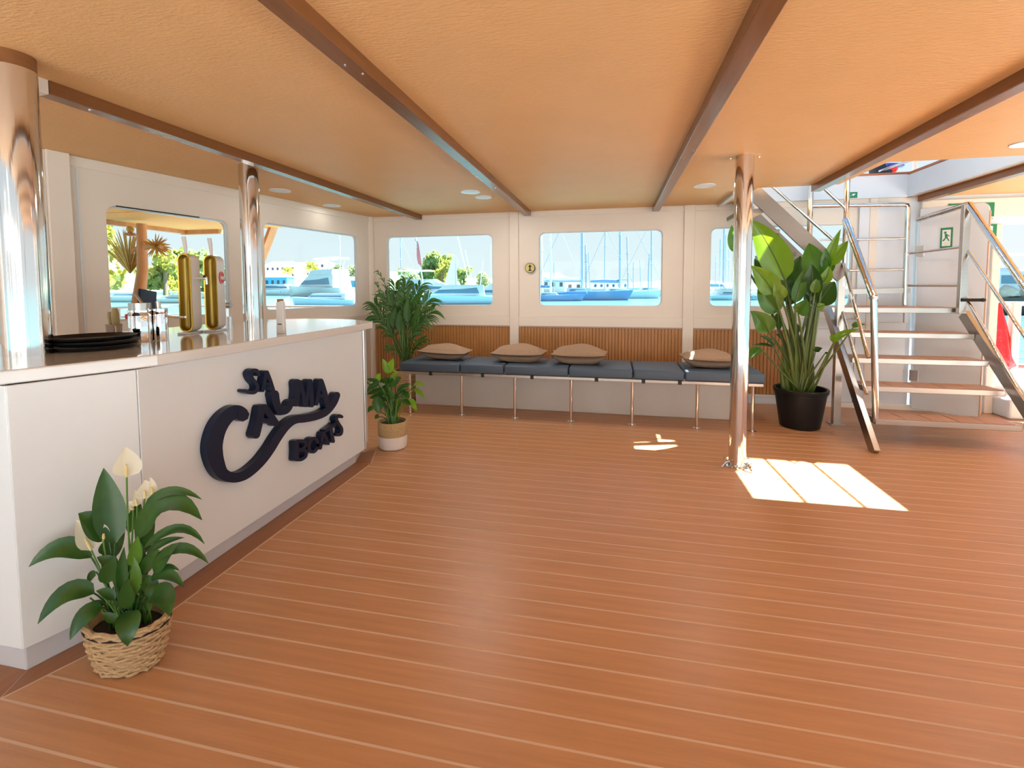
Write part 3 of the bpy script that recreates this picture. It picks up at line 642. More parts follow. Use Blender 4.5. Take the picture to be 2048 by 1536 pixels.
def pillow(label, u0, u1, v0, v1, y, tw, mirror=1, sag=0.0):
    L = aty(u0, v1, y); R_ = aty(u1, v1, y); w_ = (R_.x-L.x)/2; h_ = (v1-v0)*depth(L)/F; cx = (L.x+R_.x)/2
    n = 18; vs = []; fs = []
    for sgn in (1, -1):
        for i in range(n+1):
            for j in range(n+1):
                a = -1+2*i/n; b_ = -1+2*j/n
                pin = 1-0.10*(1-a*a)**1.0*(abs(b_)**2); pin2 = 1-0.10*(1-b_*b_)*(abs(a)**2)
                th_ = ((1-abs(a)**2.2)*(1-abs(b_)**2.2))**0.58
                z = sgn*th_*h_/2*(1.0+0.06*math.sin(5*a+3*b_+tw*9)+0.04*math.sin(9*b_-4*a))
                X = a*w_*pin2; Y = b_*0.175*pin
                ca, sa = math.cos(tw), math.sin(tw)
                vs.append((cx+X*ca-Y*sa*1.0, y+0.20+X*sa+Y*ca, 0.573+h_*0.46+max(z*1.06, -h_*0.46)+sag*a*h_+abs(sag)*h_+0.10*h_*abs(a*b_)**3))
    N = (n+1)**2
    for s_ in (0, N):
        for i in range(n):
            for j in range(n):
                q = (s_+i*(n+1)+j, s_+(i+1)*(n+1)+j, s_+(i+1)*(n+1)+j+1, s_+i*(n+1)+j+1); fs.append(q if s_ == 0 else q[::-1])
    mb = MB().add(vs, fs); me = mb
    o = me.build('burlap_pillow', m_burlap, None, smooth=True, angle=80)
    bm = bmesh.new(); bm.from_mesh(o.data); bmesh.ops.remove_doubles(bm, verts=bm.verts, dist=0.0008); bm.to_mesh(o.data); bm.free()
    return tag(o, label, 'pillow', 'burlap pillows on the bench')
pillow('flattest burlap pillow, at the palm end of the bench', 831, 927, 694, 724, 4.99, 0.0, sag=-0.06)
pillow('plump burlap pillow leaning below the white wall post', 977, 1086, 691, 727, 4.99, 0.0)
pillow('plump burlap pillow below the middle of the big window', 1097, 1215, 692, 731, 4.98, 0.0)
pillow('burlap pillow partly hidden behind the tall steel pillar', 1366, 1484, 703, 739, 4.98, 0.0, sag=-0.03)

# ================================================================== DOWNLIGHTS
def downlight(label, x, y, rad=0.10, watts=5.0):
    t = thing('ceiling_downlight', label, 'ceiling light', (x, y, H), 'round ceiling downlights')
    MB().lathe([(rad*0.78, -0.004), (rad, -0.006), (rad*1.02, 0.0), (rad*0.8, 0.0)], (x, y, H), 28).build('rim', m_gelcoat, t, smooth=True)
    MB().lathe([(0.0, -0.003), (rad*0.80, -0.003), (rad*0.80, 0.0), (0, 0)], (x, y, H), 28).build('diffuser', m_lamp, t)
    l = bpy.data.lights.new('downlight', 'AREA'); l.shape = 'DISK'; l.size = rad*1.5; l.energy = watts; l.color = (1, 0.97, 0.92)
    lo = bpy.data.objects.new('lamp', l); COL.objects.link(lo); lo.location = (x, y, H-0.012); attach(lo, t)
downlight('larger of the paired round ceiling lights between the first two beams', -1.455, 4.76)
downlight('smaller of the paired round ceiling lights, closer to the back wall', -1.40, 5.07, 0.093)
downlight('round ceiling light above the corner by the bar windows', -3.30, 5.16, 0.10, 0.5)
downlight('round ceiling light just beside the pillar behind the taps', -3.30, 4.26, 0.10, 0.5)
downlight('round ceiling light near the pillar and the stair opening', 0.852, 4.99)
downlight('round ceiling light cut by the right edge beside the opening', 2.80, 4.03, 0.10)

# ================================================================== STAIRCASE
st = thing('metal_staircase', 'steel staircase with wooden treads rising to a landing by the back wall', 'staircase', (2.75, 5.0, 0))
def bar_part(name, a, b, w_, h_, m_=m_brush, up=(0, 0, 1), bv=0.002): return MB().bar(a, b, w_, h_, up).build(name, m_, st, bevel=bv)
bar_part('stringer', (2.155, 4.47, 0.0), (2.19, 5.56, 1.15), 0.045, 0.10)
bar_part('stringer', (3.46, 4.50, 0.0), (3.415, 5.58, 1.12), 0.045, 0.10)
TR = []
for y, ul, vl, ur, vr in ((4.70, 1752, 840, 2046, 850), (4.93, 1735, 771, 2012, 783), (5.16, 1715, 715, 1978, 723), (5.39, 1700, 664, 1950, 669)):
    a_ = aty(ul, vl, y); b_ = aty(ur, vr, y); TR.append((y, (a_.z+b_.z)/2, min(a_.x, 2.26), b_.x))
for y, z, x0, x1 in TR:
    o = MB().box(x0, x1, y, y+0.26, z-0.05, z).build('tread', m_brush, st, bevel=0.004)
    nb = 5
    for q in range(nb): MB().box(x0+0.03+(x1-x0-0.06)*q/nb+0.004, x0+0.03+(x1-x0-0.06)*(q+1)/nb-0.004, y+0.025, y+0.25, z, z+0.004).build('tread_board', m_treadwood, o)
o = MB().prism([(2.20, 5.58), (3.40, 5.58), (3.40, 5.86), (3.15, 6.085), (2.20, 6.085)], lambda a, b, d: (a, b, d), 1.125, 1.18).build('landing', m_brush, st, bevel=0.004)
for q in range(4): MB().box(2.23, (3.36, 3.36, 3.22, 3.10)[q], 5.60+q*0.12, 5.71+q*0.12, 1.18, 1.184).build('landing_board', m_treadwood, o)
# square post and round posts
MB().box(2.19, 2.255, 5.34, 5.405, 0, 1.55).build('square_post', m_brush, st, bevel=0.004)
MB().box(2.16, 2.285, 5.31, 5.435, 0, 0.008).build('post_foot', m_brush, st)
MB().tube([(2.245, 5.36, 1.40), (2.245, 5.36, 2.62)], 0.024, 16).build('newel_post', m_steel, st, smooth=True)
def rail(pts, r, name='handrail', n=12): return MB().tube(pts, r, n).build(name, m_steel, st, smooth=True)
pA = aty(1691, 440, 5.33); pB = aty(1747, 594, 4.72)
rail([pA, pA+(pB-pA)*0.97, pB+Vector((0, 0, 0.0))], 0.031)
rail([pB+Vector((0, 0, 0.01)), (2.275, 4.73, 0.20)], 0.027, 'rail_post')
MB().lathe([(0.032, -0.02), (0.034, 0), (0.0, 0.012)], pB, 16).build('rail_cap', m_brush, st, smooth=True)
a = aty(1687, 527, 5.33); b = aty(1737, 716, 4.75); rail([a, b], 0.016, 'mid_rail')
a = aty(1684, 622, 5.36); b = aty(1733, 788, 4.78); rail([a, b], 0.016, 'mid_rail')
# right handrail group
qA = aty(1937, 408, 5.52); qB = aty(2075, 610, 4.78); rail([qA, qB], 0.031)
a = aty(1934, 499, 5.52); b = aty(2075, 710, 4.78); rail([a, b], 0.016, 'mid_rail')
a = aty(1931, 592, 5.55); b = aty(2065, 830, 4.78); rail([a, b], 0.016, 'mid_rail')
MB().box(3.325, 3.385, 5.50, 5.55, 1.13, 2.19).build('square_post', m_brush, st, bevel=0.004)
MB().bar(aty(1925, 600, 5.5), aty(1965, 600, 5.4), 0.03, 0.03).build('door_stop', m_rubber, st)
MB().lathe([(0.0, -0.02), (0.022, -0.012), (0.022, 0.012), (0, 0.02)], aty(1966, 600, 5.4), 14).build('stop_knob', m_rubber, st, smooth=True)
rail([(3.40, 4.74, 0.20), qB], 0.027, 'rail_post')
# landing rails
Lb = aty(1622, 412, 6.0); Rb = aty(1806, 409, 6.0); Rc = Vector((3.105, 6.0, 2.24))
rail([Lb, Rb, Rb+Vector((0.035, 0, -0.012)), Rc, Vector((3.115, 6.0, 1.18))], 0.026, 'landing_rail')
for v in (478, 540): rail([aty(1640, v+2, 6.0), aty(1814, v-1, 6.0)], 0.013, 'landing_bar')
MB().bar(aty(1610, 585, 6.0), aty(1820, 581, 6.0), 0.03, 0.055).build('toe_board', m_brush, st)
rail([(2.15, 6.0, 1.18), (2.15, 6.0, 2.75)], 0.03, 'newel_post')
rail([aty(1836, 440, 5.95), aty(1937, 408, 5.52)], 0.026, 'landing_rail')
rail([aty(1820, 507, 5.98), aty(1930, 493, 5.54)], 0.013, 'landing_bar')
rail([aty(1817, 571, 5.98), aty(1926, 571, 5.54)], 0.013, 'landing_bar')
MB().box(3.10, 3.135, 5.96, 5.99, 1.0, 1.13).build('bracket', m_brush, st)
# upper flight seen from below
uf = thing('upper_stair_flight', 'upper stair flight climbing left from the landing through the ceiling opening', 'staircase', (1.9, 5.7, 1.5))
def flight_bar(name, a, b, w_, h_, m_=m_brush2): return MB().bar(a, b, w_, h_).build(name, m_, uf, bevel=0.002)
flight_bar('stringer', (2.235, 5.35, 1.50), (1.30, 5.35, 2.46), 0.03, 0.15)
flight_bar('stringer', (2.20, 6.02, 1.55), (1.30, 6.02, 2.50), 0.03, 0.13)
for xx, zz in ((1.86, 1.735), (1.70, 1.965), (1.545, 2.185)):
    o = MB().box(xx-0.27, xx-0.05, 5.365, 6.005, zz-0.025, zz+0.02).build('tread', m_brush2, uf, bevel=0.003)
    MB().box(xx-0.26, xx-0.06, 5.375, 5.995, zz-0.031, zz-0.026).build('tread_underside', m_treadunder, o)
MB().tube([aty(1545, 373, 5.40), aty(1668, 482, 5.40)], 0.016, 10).build('handrail', m_steel, uf, smooth=True)
MB().tube([aty(1645, 374, 5.36), aty(1690, 416, 5.36)], 0.016, 10).build('handrail', m_steel, uf, smooth=True)

# ================================================================== WHITE DOOR, SIGNS
hx, hy = 3.25, 6.08; ex, ey = 3.665, 5.70
dr = thing('white_door', 'tall white door leaf swung open beside the stair landing', 'door', (hx, hy, 0))
dv = Vector((ex-hx, ey-hy, 0)).normalized(); dn = Vector((-dv.y, dv.x, 0)); Ld = math.hypot(ex-hx, ey-hy)
def fd(a, z, d): return tuple(Vector((hx, hy, 0))+dv*a+dn*d+Vector((0, 0, z)))
ol = [(0.02, 0.04), (Ld, 0.04), (Ld, 2.17)]+[(Ld-0.07+0.07*math.cos(q*PI/10), 2.17+0.07*math.sin(q*PI/10)) for q in range(6)]+[(0.02, 2.24)]
MB().prism(ol, fd, -0.02, 0.02).build('leaf', m_gelcoat, dr, bevel=0.006)
for z in (0.35, 1.72): MB().box(-0.01, 0.07, -0.03, 0.03, z, z+0.12, lambda a, d, zz: fd(a, zz, d)).build('hinge', m_alu, dr, bevel=0.003)
MB().box(Ld, Ld+0.008, -0.02, 0.02, 0.04, 2.15, lambda a, d, zz: fd(a, zz, d)).build('edge_strip', m_treadwood, dr)
# exit sign on the door
def signplate(name, label, fn, w_, h_, pic, cat='sign'):
    t = thing(name, label, cat, fn(0, 0, 0))
    MB().box(-w_/2, w_/2, 0, 0.004, -h_/2, h_/2, lambda a, d, z: fn(a, z, d)).build('plate', m_green, t)
    for k, (poly, mm) in enumerate(pic): MB().prism(poly, fn, 0.004, 0.0055+0.0004*k).build('pictogram', mm, t)
    return t
sgn = -1 if Vector((0, -1, 0)).dot(dn) < 0 else 1
ec = Ld*0.44; 
def fe(a, z, d): return fd(ec+a, 1.905+z, sgn*(0.0215+d))
rw = 0.028
door_pic = [([(-0.034, -0.085), (0.034, -0.085), (0.034, 0.085), (-0.034, 0.085)], m_signw),
            ([(-0.010+0.011*math.cos(q*PI/5), 0.056+0.013*math.sin(q*PI/5)) for q in range(10)], m_green),
            ([(-0.014, 0.042), (0.006, 0.042), (0.012, -0.004), (-0.010, -0.004)], m_green),
            ([(0.004, 0.04), (0.026, 0.02), (0.026, 0.010), (0.004, 0.026)], m_green),
            ([(-0.012, 0.0), (0.0, 0.0), (-0.016, -0.03), (-0.028, -0.034), (-0.030, -0.026)], m_green),
            ([(0.0, 0.0), (0.012, 0.0), (0.026, -0.03), (0.018, -0.034)], m_green),
            ([(0.0+0.02*math.cos(q*PI/6), -0.062+0.018*math.sin(q*PI/6)) for q in range(12)], mat('sign_cream', (0.80, 0.78, 0.66), 0.5))]
signplate('exit_sign', 'upright green and white emergency exit pictogram on the white door', fe, 0.098, 0.215, door_pic)
def fwall(x, z, y=YW-0.006): return lambda a, b, d: (x+a, y-d, z+b)
p = aty(1705, 390, 6.08)
signplate('exit_sign', 'small green arrow sign on the white coaming above the landing', fwall(p.x, p.z, 6.086), 0.10, 0.065, [([(-0.04, -0.012), (0.0, 0.0), (-0.004, 0.012), (0.034, 0.014), (0.008, -0.012), (0.004, -0.002)], m_signw)])
p = aty(1950, 411, 6.05)
signplate('exit_sign', 'wide green sign on the lintel half hidden behind the door top', fwall(p.x, p.z-0.04, 6.106), 0.42, 0.15, [([(0.13, -0.05), (0.17, -0.05), (0.17, 0.02), (0.13, 0.02)], m_signw)])
p = aty(1984, 463, 6.1)
signplate('exit_sign', 'small green sign on the jamb behind the right handrail', fwall(p.x, p.z, 6.115), 0.10, 0.16, [([(-0.03, -0.06), (0.012, -0.06), (0.012, 0.06), (-0.03, 0.06)], m_signw)])
p = aty(1982, 431, 6.1); fo = fwall(p.x, p.z, 6.145)
t = thing('fire_notice', 'small orange pictogram notice on the cream wall right of the door', 'sign', fo(0, 0, 0))
MB().box(-0.055, 0.055, 0, 0.003, -0.045, 0.045, lambda a, d, z: fo(a, z, d)).build('plate', m_white, t)
mb = MB()
for k, (a0, z0, a1, z1) in enumerate([(-.045, .03, .045, .03), (-.045, .01, -.01, .01), (.005, .01, .045, .01), (-.04, -.012, .0, -.03), (0, -.03, .02, -.005), (.02, -.005, .045, -.03), (-.045, .03, -.045, -.01), (0.0, .03, 0, -.01), (.045, .03, .045, -.01)]):
    mb.bar(fo(a0, z0, 0.004), fo(a1, z1, 0.004), 0.009, 0.003, (0, 1, 0))
mb.build('pictogram', m_orange, t)
# round arrow sign
p = aty(1061, 536, YW); t = thing('round_arrow_sign', 'round golden sign with a black up arrow on the wall post', 'sign', (p.x, YW, p.z))
fr_ = fwall(p.x, p.z, YW-0.036)
rr_ = 0.064
MB().prism([(rr_*math.cos(q*PI/16), rr_*math.sin(q*PI/16)) for q in range(32)], fr_, -0.036, 0.003).build('rim', m_ink, t)
MB().prism([(rr_*0.91*math.cos(q*PI/16), rr_*0.91*math.sin(q*PI/16)) for q in range(32)], fr_, 0.003, 0.005).build('disc', m_signgold, t)
mb = MB(); mb.prism([(-0.009, -0.030), (0.009, -0.030), (0.009, 0.018), (-0.009, 0.018)], fr_, 0.005, 0.0065); mb.prism([(-0.024, 0.012), (0.024, 0.012), (0.0, 0.046)], fr_, 0.005, 0.0066); mb.prism([(-0.022, -0.040), (0.022, -0.040), (0.022, -0.028), (-0.022, -0.028)], fr_, 0.005, 0.0067)
mb.build('arrow', m_ink, t)
# red fabric hanging on the jamb
p0 = aty(1993, 605, YW+0.2); p1 = aty(2006, 740, YW+0.2)
t = thing('hanging_red_bag', 'glossy red vinyl sack hanging outside the right opening', 'bag', (p0.x, p0.y, p0.z))
h_ = p0.z-p1.z; prof = [(0.012, 0), (0.02, -h_*0.12), (0.045, -h_*0.3), (0.07, -h_*0.55), (0.095, -h_*0.8), (0.115, -h_*0.93), (0.07, -h_*1.0), (0, -h_*1.0)]
MB().lathe(prof, (p0.x+0.035, p0.y, p0.z), 28, 1.5, 0.7, wob=lambda i, a: 1+0.16*math.sin(5*a+i*0.3)*min(1, i/3)).build('sack', m_redfab, t, smooth=True, angle=80)
MB().tube([(p0.x+0.035, p0.y, p0.z), (p0.x+0.035, p0.y, 1.20)], 0.016, 8).build('strap', m_redfab, t)

# upper deck bundle seen through the opening
p = aty(1768, 343, 6.30)
t = thing('upper_deck_bundle', 'blue, red and navy fabric bundle on the upper deck cap rail', 'bundle', (p.x, 6.3, 2.72))
def blob(c, r, name, mm, parent, seed=0, sub=2, amp=0.18):
    bm = bmesh.new(); bmesh.ops.create_icosphere(bm, subdivisions=sub, radius=1.0); rs = random.Random(seed)
    ph = [rs.uniform(0, 6) for _ in range(6)]
    for v in bm.verts:
        k = 1+amp*(math.sin(3*v.co.x+ph[0])*math.sin(3*v.co.y+ph[1])+0.6*math.sin(6*v.co.z+ph[2])*math.sin(5*v.co.x+ph[3])); v.co = Vector((v.co.x*r[0]*k, v.co.y*r[1]*k, v.co.z*r[2]*k))+Vector(c)
    me = bpy.data.meshes.new(name); bm.to_mesh(me); bm.free(); me.materials.append(mm); me.polygons.foreach_set('use_smooth', [True]*len(me.polygons))
    o = bpy.data.objects.new(name, me); COL.objects.link(o)
    if parent: attach(o, parent)
    return o
blob(aty(1757, 340, 6.3), (0.09, 0.08, 0.12), 'navy_bag', m_navyfab, t, 1); blob(aty(1782, 331, 6.35), (0.16, 0.08, 0.035), 'blue_cloth', m_bluefab, t, 2); blob(aty(1781, 339, 6.32), (0.075, 0.06, 0.06), 'red_cloth', m_redfab, t, 3); blob(aty(1771, 346, 6.25), (0.07, 0.05, 0.045), 'navy_bag', m_navyfab, t, 4)
t = thing('upper_rail_post', 'white rail post standing on the upper deck seen through the opening', 'post', (*aty(1829, 350, 6.3)[:2], 2.5))
p = aty(1829, 350, 6.3); MB().tube([(p.x, p.y, 2.5), (p.x, p.y, 3.35)], 0.022, 10).build('post', m_gelcoat, t); MB().tube([(p.x-1.4, p.y, 3.35), (p.x+1.2, p.y, 3.35)], 0.022, 10).build('top_rail', m_gelcoat, t)
# slender rails over the opening whose shadows cross the sunlit floor
gr = thing('hatch_guard', 'steel guard rails crossing the stair opening on the upper deck', 'rail', (2.7, 4.4, 2.62))
for x in (2.54, 2.88): MB().tube([(x, 4.37, 2.60), (x, 6.12, 2.68)], 0.013, 8).build('guard_bar', m_steel, gr)
MB().tube([(2.60, 5.46, 2.64), (2.74, 5.24, 2.63), (2.88, 5.44, 2.65)], 0.013, 8).build('guard_bar', m_steel, gr)

# ================================================================== PLANTS
def leaf_mesh(mb, b, c, t, wid, nrm, fold=0.18, segs=9, shape=1.0, wave=0.0):
    b, c, t = Vector(b), Vector(c), Vector(t); o = len(mb.v); nrm = Vector(nrm)
    for i in range(segs+1):
        s = i/segs; p = b*(1-s)**2+c*2*s*(1-s)+t*s*s
        tn = (2*(1-s)*(c-b)+2*s*(t-c)); tn.normalize(); sd = tn.cross(nrm)
        sd = sd.normalized() if sd.length > 1e-5 else Vector((1, 0, 0)); up = sd.cross(tn)
        w_ = wid/2*(math.sin(PI*min(1, s**(0.72*shape)*0.985+0.012)))**0.85
        wv = wave*math.sin(s*14)*w_
        mb.v += [tuple(p-sd*w_+up*(w_*fold+wv)), tuple(p-sd*w_*0.5+up*w_*fold*0.35), tuple(p), tuple(p+sd*w_*0.5+up*w_*fold*0.35), tuple(p+sd*w_+up*(w_*fold-wv))]
    for i in range(segs):
        for k in range(4): q = o+i*5+k; mb.f.append((q, q+1, q+6, q+5))
def bez(a, b, c, n=7):
    a, b, c = Vector(a), Vector(b), Vector(c); return [a*(1-s)**2+b*2*s*(1-s)+c*s*s for s in [i/n for i in range(n+1)]]
VIEW = lambda p: (CO-Vector(p)).normalized()

# ---- peace lily in an oval basket (front left)
PB = Vector((-1.775, 1.375, 0))
lily = thing('peace_lily', 'peace lily with white flowers in a woven basket before the bar', 'potted plant', PB)
bk = MB().lathe([(0.0, 0.006), (0.098, 0.006), (0.106, 0.02), (0.125, 0.10), (0.132, 0.178), (0.122, 0.178), (0.115, 0.10), (0.095, 0.03), (0, 0.03)], PB, 32, 1.12, 0.80).build('basket', m_wicker, lily, smooth=True)
mb = MB()
for row in range(13):
    z = 0.010+row*0.0138; rad = np.interp(z, [0, 0.02, 0.10, 0.18], [0.102, 0.107, 0.127, 0.134]); pts = []
    for k in range(57):
        a = 2*PI*k/56; q = rad+0.0045*math.sin(14*a+PI*(row % 2)); zz = z+0.003*math.sin(9*a+row*1.7)+0.002*math.sin(23*a+row)
        pts.append(PB+Vector((q*1.12*math.cos(a), q*0.80*math.sin(a), zz)))
    mb.tube(pts, 0.0066 if row < 12 else 0.009, 6, False)
stuff(mb.build('weave', m_wicker, bk, smooth=True))
MB().tube([PB+Vector((0.139*1.12*math.cos(2*PI*k/40), 0.139*0.80*math.sin(2*PI*k/40), 0.157)) for k in range(41)], 0.003, 6, False).build('dark_band', m_soil, bk)
MB().lathe([(0.0, 0.135), (0.118, 0.130)], PB, 24, 1.12, 0.80).build('soil', m_soil, lily)
def lp(cx, cy, dy=0.0): return aty(cx/3.0, 880+cy/3.0, PB.y+dy)
LILY = [  # base, mid, tip (px of a close view), width px, depth shift base/mid/tip, pale
 ((690, 620), (645, 400), (622, 168), 160, (0, .0, .02), 0), ((655, 600), (575, 480), (470, 440), 140, (.0, -.03, -.06), 0), ((548, 705), (380, 560), (172, 762), 120, (-.03, -.08, -.14), 0),
 ((565, 920), (400, 830), (226, 1105), 115, (-.05, -.1, -.18), 0), ((612, 1005), (500, 1010), (420, 1202), 100, (-.05, -.1, -.14), 0), ((625, 985), (545, 990), (462, 1065), 62, (-.03, -.06, -.1), 0),
 ((865, 400), (1020, 240), (1212, 357), 62, (0, .0, -.02), 0), ((815, 600), (1000, 230), (1212, 480), 140, (0, -.02, -.05), 0), ((862, 650), (1090, 430), (1228, 625), 60, (0, .0, -.02), 0),
 ((880, 690), (960, 600), (1108, 585), 52, (0, 0, 0), 0), ((905, 745), (1100, 560), (1252, 742), 70, (-.02, -.04, -.06), 0), ((925, 800), (990, 690), (1075, 615), 80, (-.03, -.04, -.05), 0),
 ((905, 835), (1010, 760), (1105, 885), 70, (-.03, -.05, -.08), 0), ((880, 945), (1000, 880), (1018, 1058), 135, (-.06, -.1, -.14), 0), ((770, 1030), (768, 1100), (766, 1238), 122, (-.10, -.15, -.15), 0),
 ((925, 930), (900, 840), (835, 820), 80, (-.04, -.04, -.04), 0), ((705, 760), (640, 720), (580, 703), 66, (-.02, -.03, -.05), 0), ((800, 760), (815, 680), (825, 575), 72, (-.04, -.05, -.05), 1),
 ((650, 720), (690, 590), (748, 455), 100, (.02, .02, .03), 0), ((575, 790), (545, 800), (530, 868), 42, (-.02, -.03, -.05), 0), ((960, 780), (1010, 740), (1078, 785), 34, (-.02, -.03, -.05), 0),
 ((770, 560), (830, 400), (845, 380), 66, (.04, .04, .04), 0), ((640, 860), (650, 780), (690, 690), 92, (-.05, -.05, -.04), 0), ((740, 900), (720, 800), (745, 640), 60, (-.06, -.06, -.05), 0), ((800, 930), (830, 830), (800, 700), 60, (-.06, -.07, -.06), 1),
 ((690, 960), (640, 900), (580, 905), 55, (-.05, -.06, -.07), 0), ((770, 1010), (745, 920), (770, 830), 80, (-.08, -.09, -.09), 0), ((860, 800), (905, 700), (960, 660), 74, (-.03, -.03, -.03), 0), ((700, 1090), (650, 1060), (610, 1040), 50, (-.1, -.11, -.12), 0),
 ((620, 690), (640, 640), (680, 560), 70, (.01, .02, .02), 0), ((850, 690), (880, 560), (925, 380), 80, (.02, .02, .02), 0), ((900, 760), (960, 700), (1045, 660), 60, (0, 0, 0), 0), ((680, 830), (640, 760), (620, 680), 60, (0, 0, .01), 0), ((830, 880), (850, 760), (850, 620), 70, (.0, .0, .01), 0),
 ((760, 860), (765, 780), (740, 700), 60, (.0, .0, .0), 0), ((930, 870), (900, 900), (890, 970), 60, (-.05, -.07, -.08), 0)]
for (b, c, t, wd, ds, pale) in LILY:
    B, C_, T = lp(*b, ds[0]), lp(*c, ds[1]), lp(*t, ds[2]); k = depth(B)/F/3.0; mb = MB()
    leaf_mesh(mb, B, C_, T, wd*k, VIEW(B)+Vector((0, 0, 0.35)), fold=0.30, shape=1.0)
    root = PB+Vector((random.uniform(-.05, .05), random.uniform(-.035, .035), 0.13))
    mb.tube(bez(root, (root+B)/2+Vector((0, 0, 0.04)), B, 6), [0.0038]*4+[0.003]*3, 6)
    mb.build('leaf', m_lily2 if pale else m_lily, lily, smooth=True, angle=80)
mb = MB()
for q in range(26):
    root = PB+Vector((random.uniform(-.07, .07), random.uniform(-.04, .04), 0.125)); tp = root+Vector((random.uniform(-.06, .08), random.uniform(-.04, .04), random.uniform(.12, .26)))
    mb.tube(bez(root, (root+tp)/2+Vector((0, 0, .03)), tp, 4), 0.003, 5)
stuff(mb.build('stalks', m_stem, lily, smooth=True))
def spathe(c0, tip, wd, root, dy, name='flower'):
    B, T = lp(*c0, dy), lp(*tip, dy); k = depth(B)/F/3.0; f_ = MB()
    leaf_mesh(f_, B, (B+T)/2+Vector((0.0, 0.012, 0)), T, wd*k, VIEW(B), fold=0.35, shape=0.85)
    o = f_.build(name, m_petal, lily, smooth=True, angle=80)
    d_ = (T-B); S = B+VIEW(B)*0.012
    MB().tube([S, S+d_*0.18, S+d_*0.42], [0.004, 0.0055, 0.003], 8).build('spadix', m_spadix, o, smooth=True)
    R0 = PB+Vector((0, 0, 0.13)); MB().tube(bez(R0+Vector((random.uniform(-.04, .04), 0, 0)), lp(*root, dy), B, 8), 0.003, 6).build('stalk', m_stem, o, smooth=True)
spathe((760, 222), (750, 42), 140, (765, 600), 0.0); spathe((868, 350), (868, 240), 100, (850, 520), .02); spathe((822, 395), (806, 300), 50, (830, 540), .03); spathe((915, 330), (900, 222), 40, (850, 560), .03)
spathe((548, 662), (455, 478), 108, (640, 860), -.04); spathe((620, 602), (625, 505), 44, (640, 800), -.02); spathe((800, 420), (760, 372), 60, (800, 560), .03)

# ---- pot plant with a seagrass collar (middle, by the bar end)
ZB = Vector((-1.89, 3.80, 0)); zz = thing('leafy_pot_plant', 'bushy glossy plant in a white pot with seagrass collar at the bar end', 'potted plant', ZB)
pt = MB().lathe([(0.0, 0.002), (0.105, 0.002), (0.116, 0.012), (0.122, 0.06), (0.124, 0.118)], ZB, 36).build('pot', m_ceramic, zz, smooth=True)
MB().lathe([(0.1245, 0.116), (0.127, 0.122), (0.128, 0.232), (0.126, 0.240), (0.116, 0.240), (0.113, 0.20)], ZB, 36).build('seagrass_collar', m_seagrass, pt, smooth=True)
MB().lathe([(0.0, 0.215), (0.114, 0.212)], ZB, 28).build('soil', m_soil, zz)
def zp(cx, cy, dy=0.0): return aty(680+cx*0.13936, 700+cy*0.13936, ZB.y+dy)
ZZL = [((690, 330), (650, 240), (612, 120), 90, 1), ((690, 330), (730, 220), (770, 115), 95, 1), ((545, 420), (560, 370), (585, 335), 70, 1), ((1060, 500), (1120, 460), (1225, 520), 70, 1), ((1070, 560), (1140, 590), (1222, 700), 62, 1), ((990, 700), (1040, 760), (1105, 880), 80, 1),
       ((560, 500), (470, 440), (385, 415), 80, 0), ((560, 500), (450, 500), (375, 620), 90, 0), ((600, 560), (480, 620), (375, 630), 80, 0), ((360, 430), (325, 480), (345, 560), 60, 0), ((620, 690), (500, 660), (420, 690), 80, 0), ((600, 700), (520, 760), (560, 920), 150, 0), ((480, 830), (430, 830), (395, 900), 70, 0),
       ((700, 480), (640, 420), (610, 440), 90, 0), ((720, 470), (790, 360), (840, 330), 110, 1), ((800, 480), (850, 420), (880, 400), 90, 0), ((720, 560), (640, 560), (560, 560), 110, 0), ((820, 600), (900, 520), (990, 520), 90, 0), ((830, 640), (930, 560), (880, 720), 100, 0), ((700, 620), (660, 660), (610, 740), 130, 0),
       ((760, 640), (800, 700), (850, 690), 90, 0), ((860, 650), (960, 620), (1000, 690), 90, 0), ((740, 540), (760, 440), (700, 400), 90, 0), ((640, 600), (560, 640), (440, 700), 90, 0), ((800, 720), (830, 760), (790, 830), 90, 1), ((880, 720), (960, 760), (1020, 790), 80, 0), ((700, 700), (740, 640), (690, 560), 100, 0), ((560, 960), (530, 940), (500, 990), 60, 0), ((760, 860), (770, 900), (755, 950), 40, 0), ((640, 470), (600, 430), (560, 470), 70, 0), ((850, 560), (930, 500), (1020, 490), 60, 0)]
for q, (b, c, t, wd, pale) in enumerate(ZZL):
    dy = random.uniform(-.10, .06); B, C_, T = zp(*b, dy), zp(*c, dy-0.02), zp(*t, dy-0.03); k = 1.25*depth(B)*0.13936/F; mb = MB()
    leaf_mesh(mb, B, C_, T, wd*k, VIEW(B)*0.7+Vector((random.uniform(-.3, .3), 0, 0.6)), fold=0.25, shape=0.95)
    root = ZB+Vector((random.uniform(-.04, .04), random.uniform(-.03, .03), 0.21)); mid = Vector(((root.x*0.6+B.x*0.4), root.y, (root.z+B.z)/2+0.03))
    mb.tube(bez(root, mid, B, 6), 0.004, 6); mb.build('leaf', m_zz2 if pale else m_zz, zz, smooth=True, angle=80)
mb = MB()
for q in range(9):
    root = ZB+Vector((random.uniform(-.04, .04), random.uniform(-.03, .03), 0.21)); tp = root+Vector((random.uniform(-.05, .05), random.uniform(-.03, .03), random.uniform(.18, .34))); mb.tube(bez(root, (root+tp)/2, tp, 4), [0.010, 0.010, 0.009, 0.008, 0.005], 8)
stuff(mb.build('stalks', m_stem, zz, smooth=True))

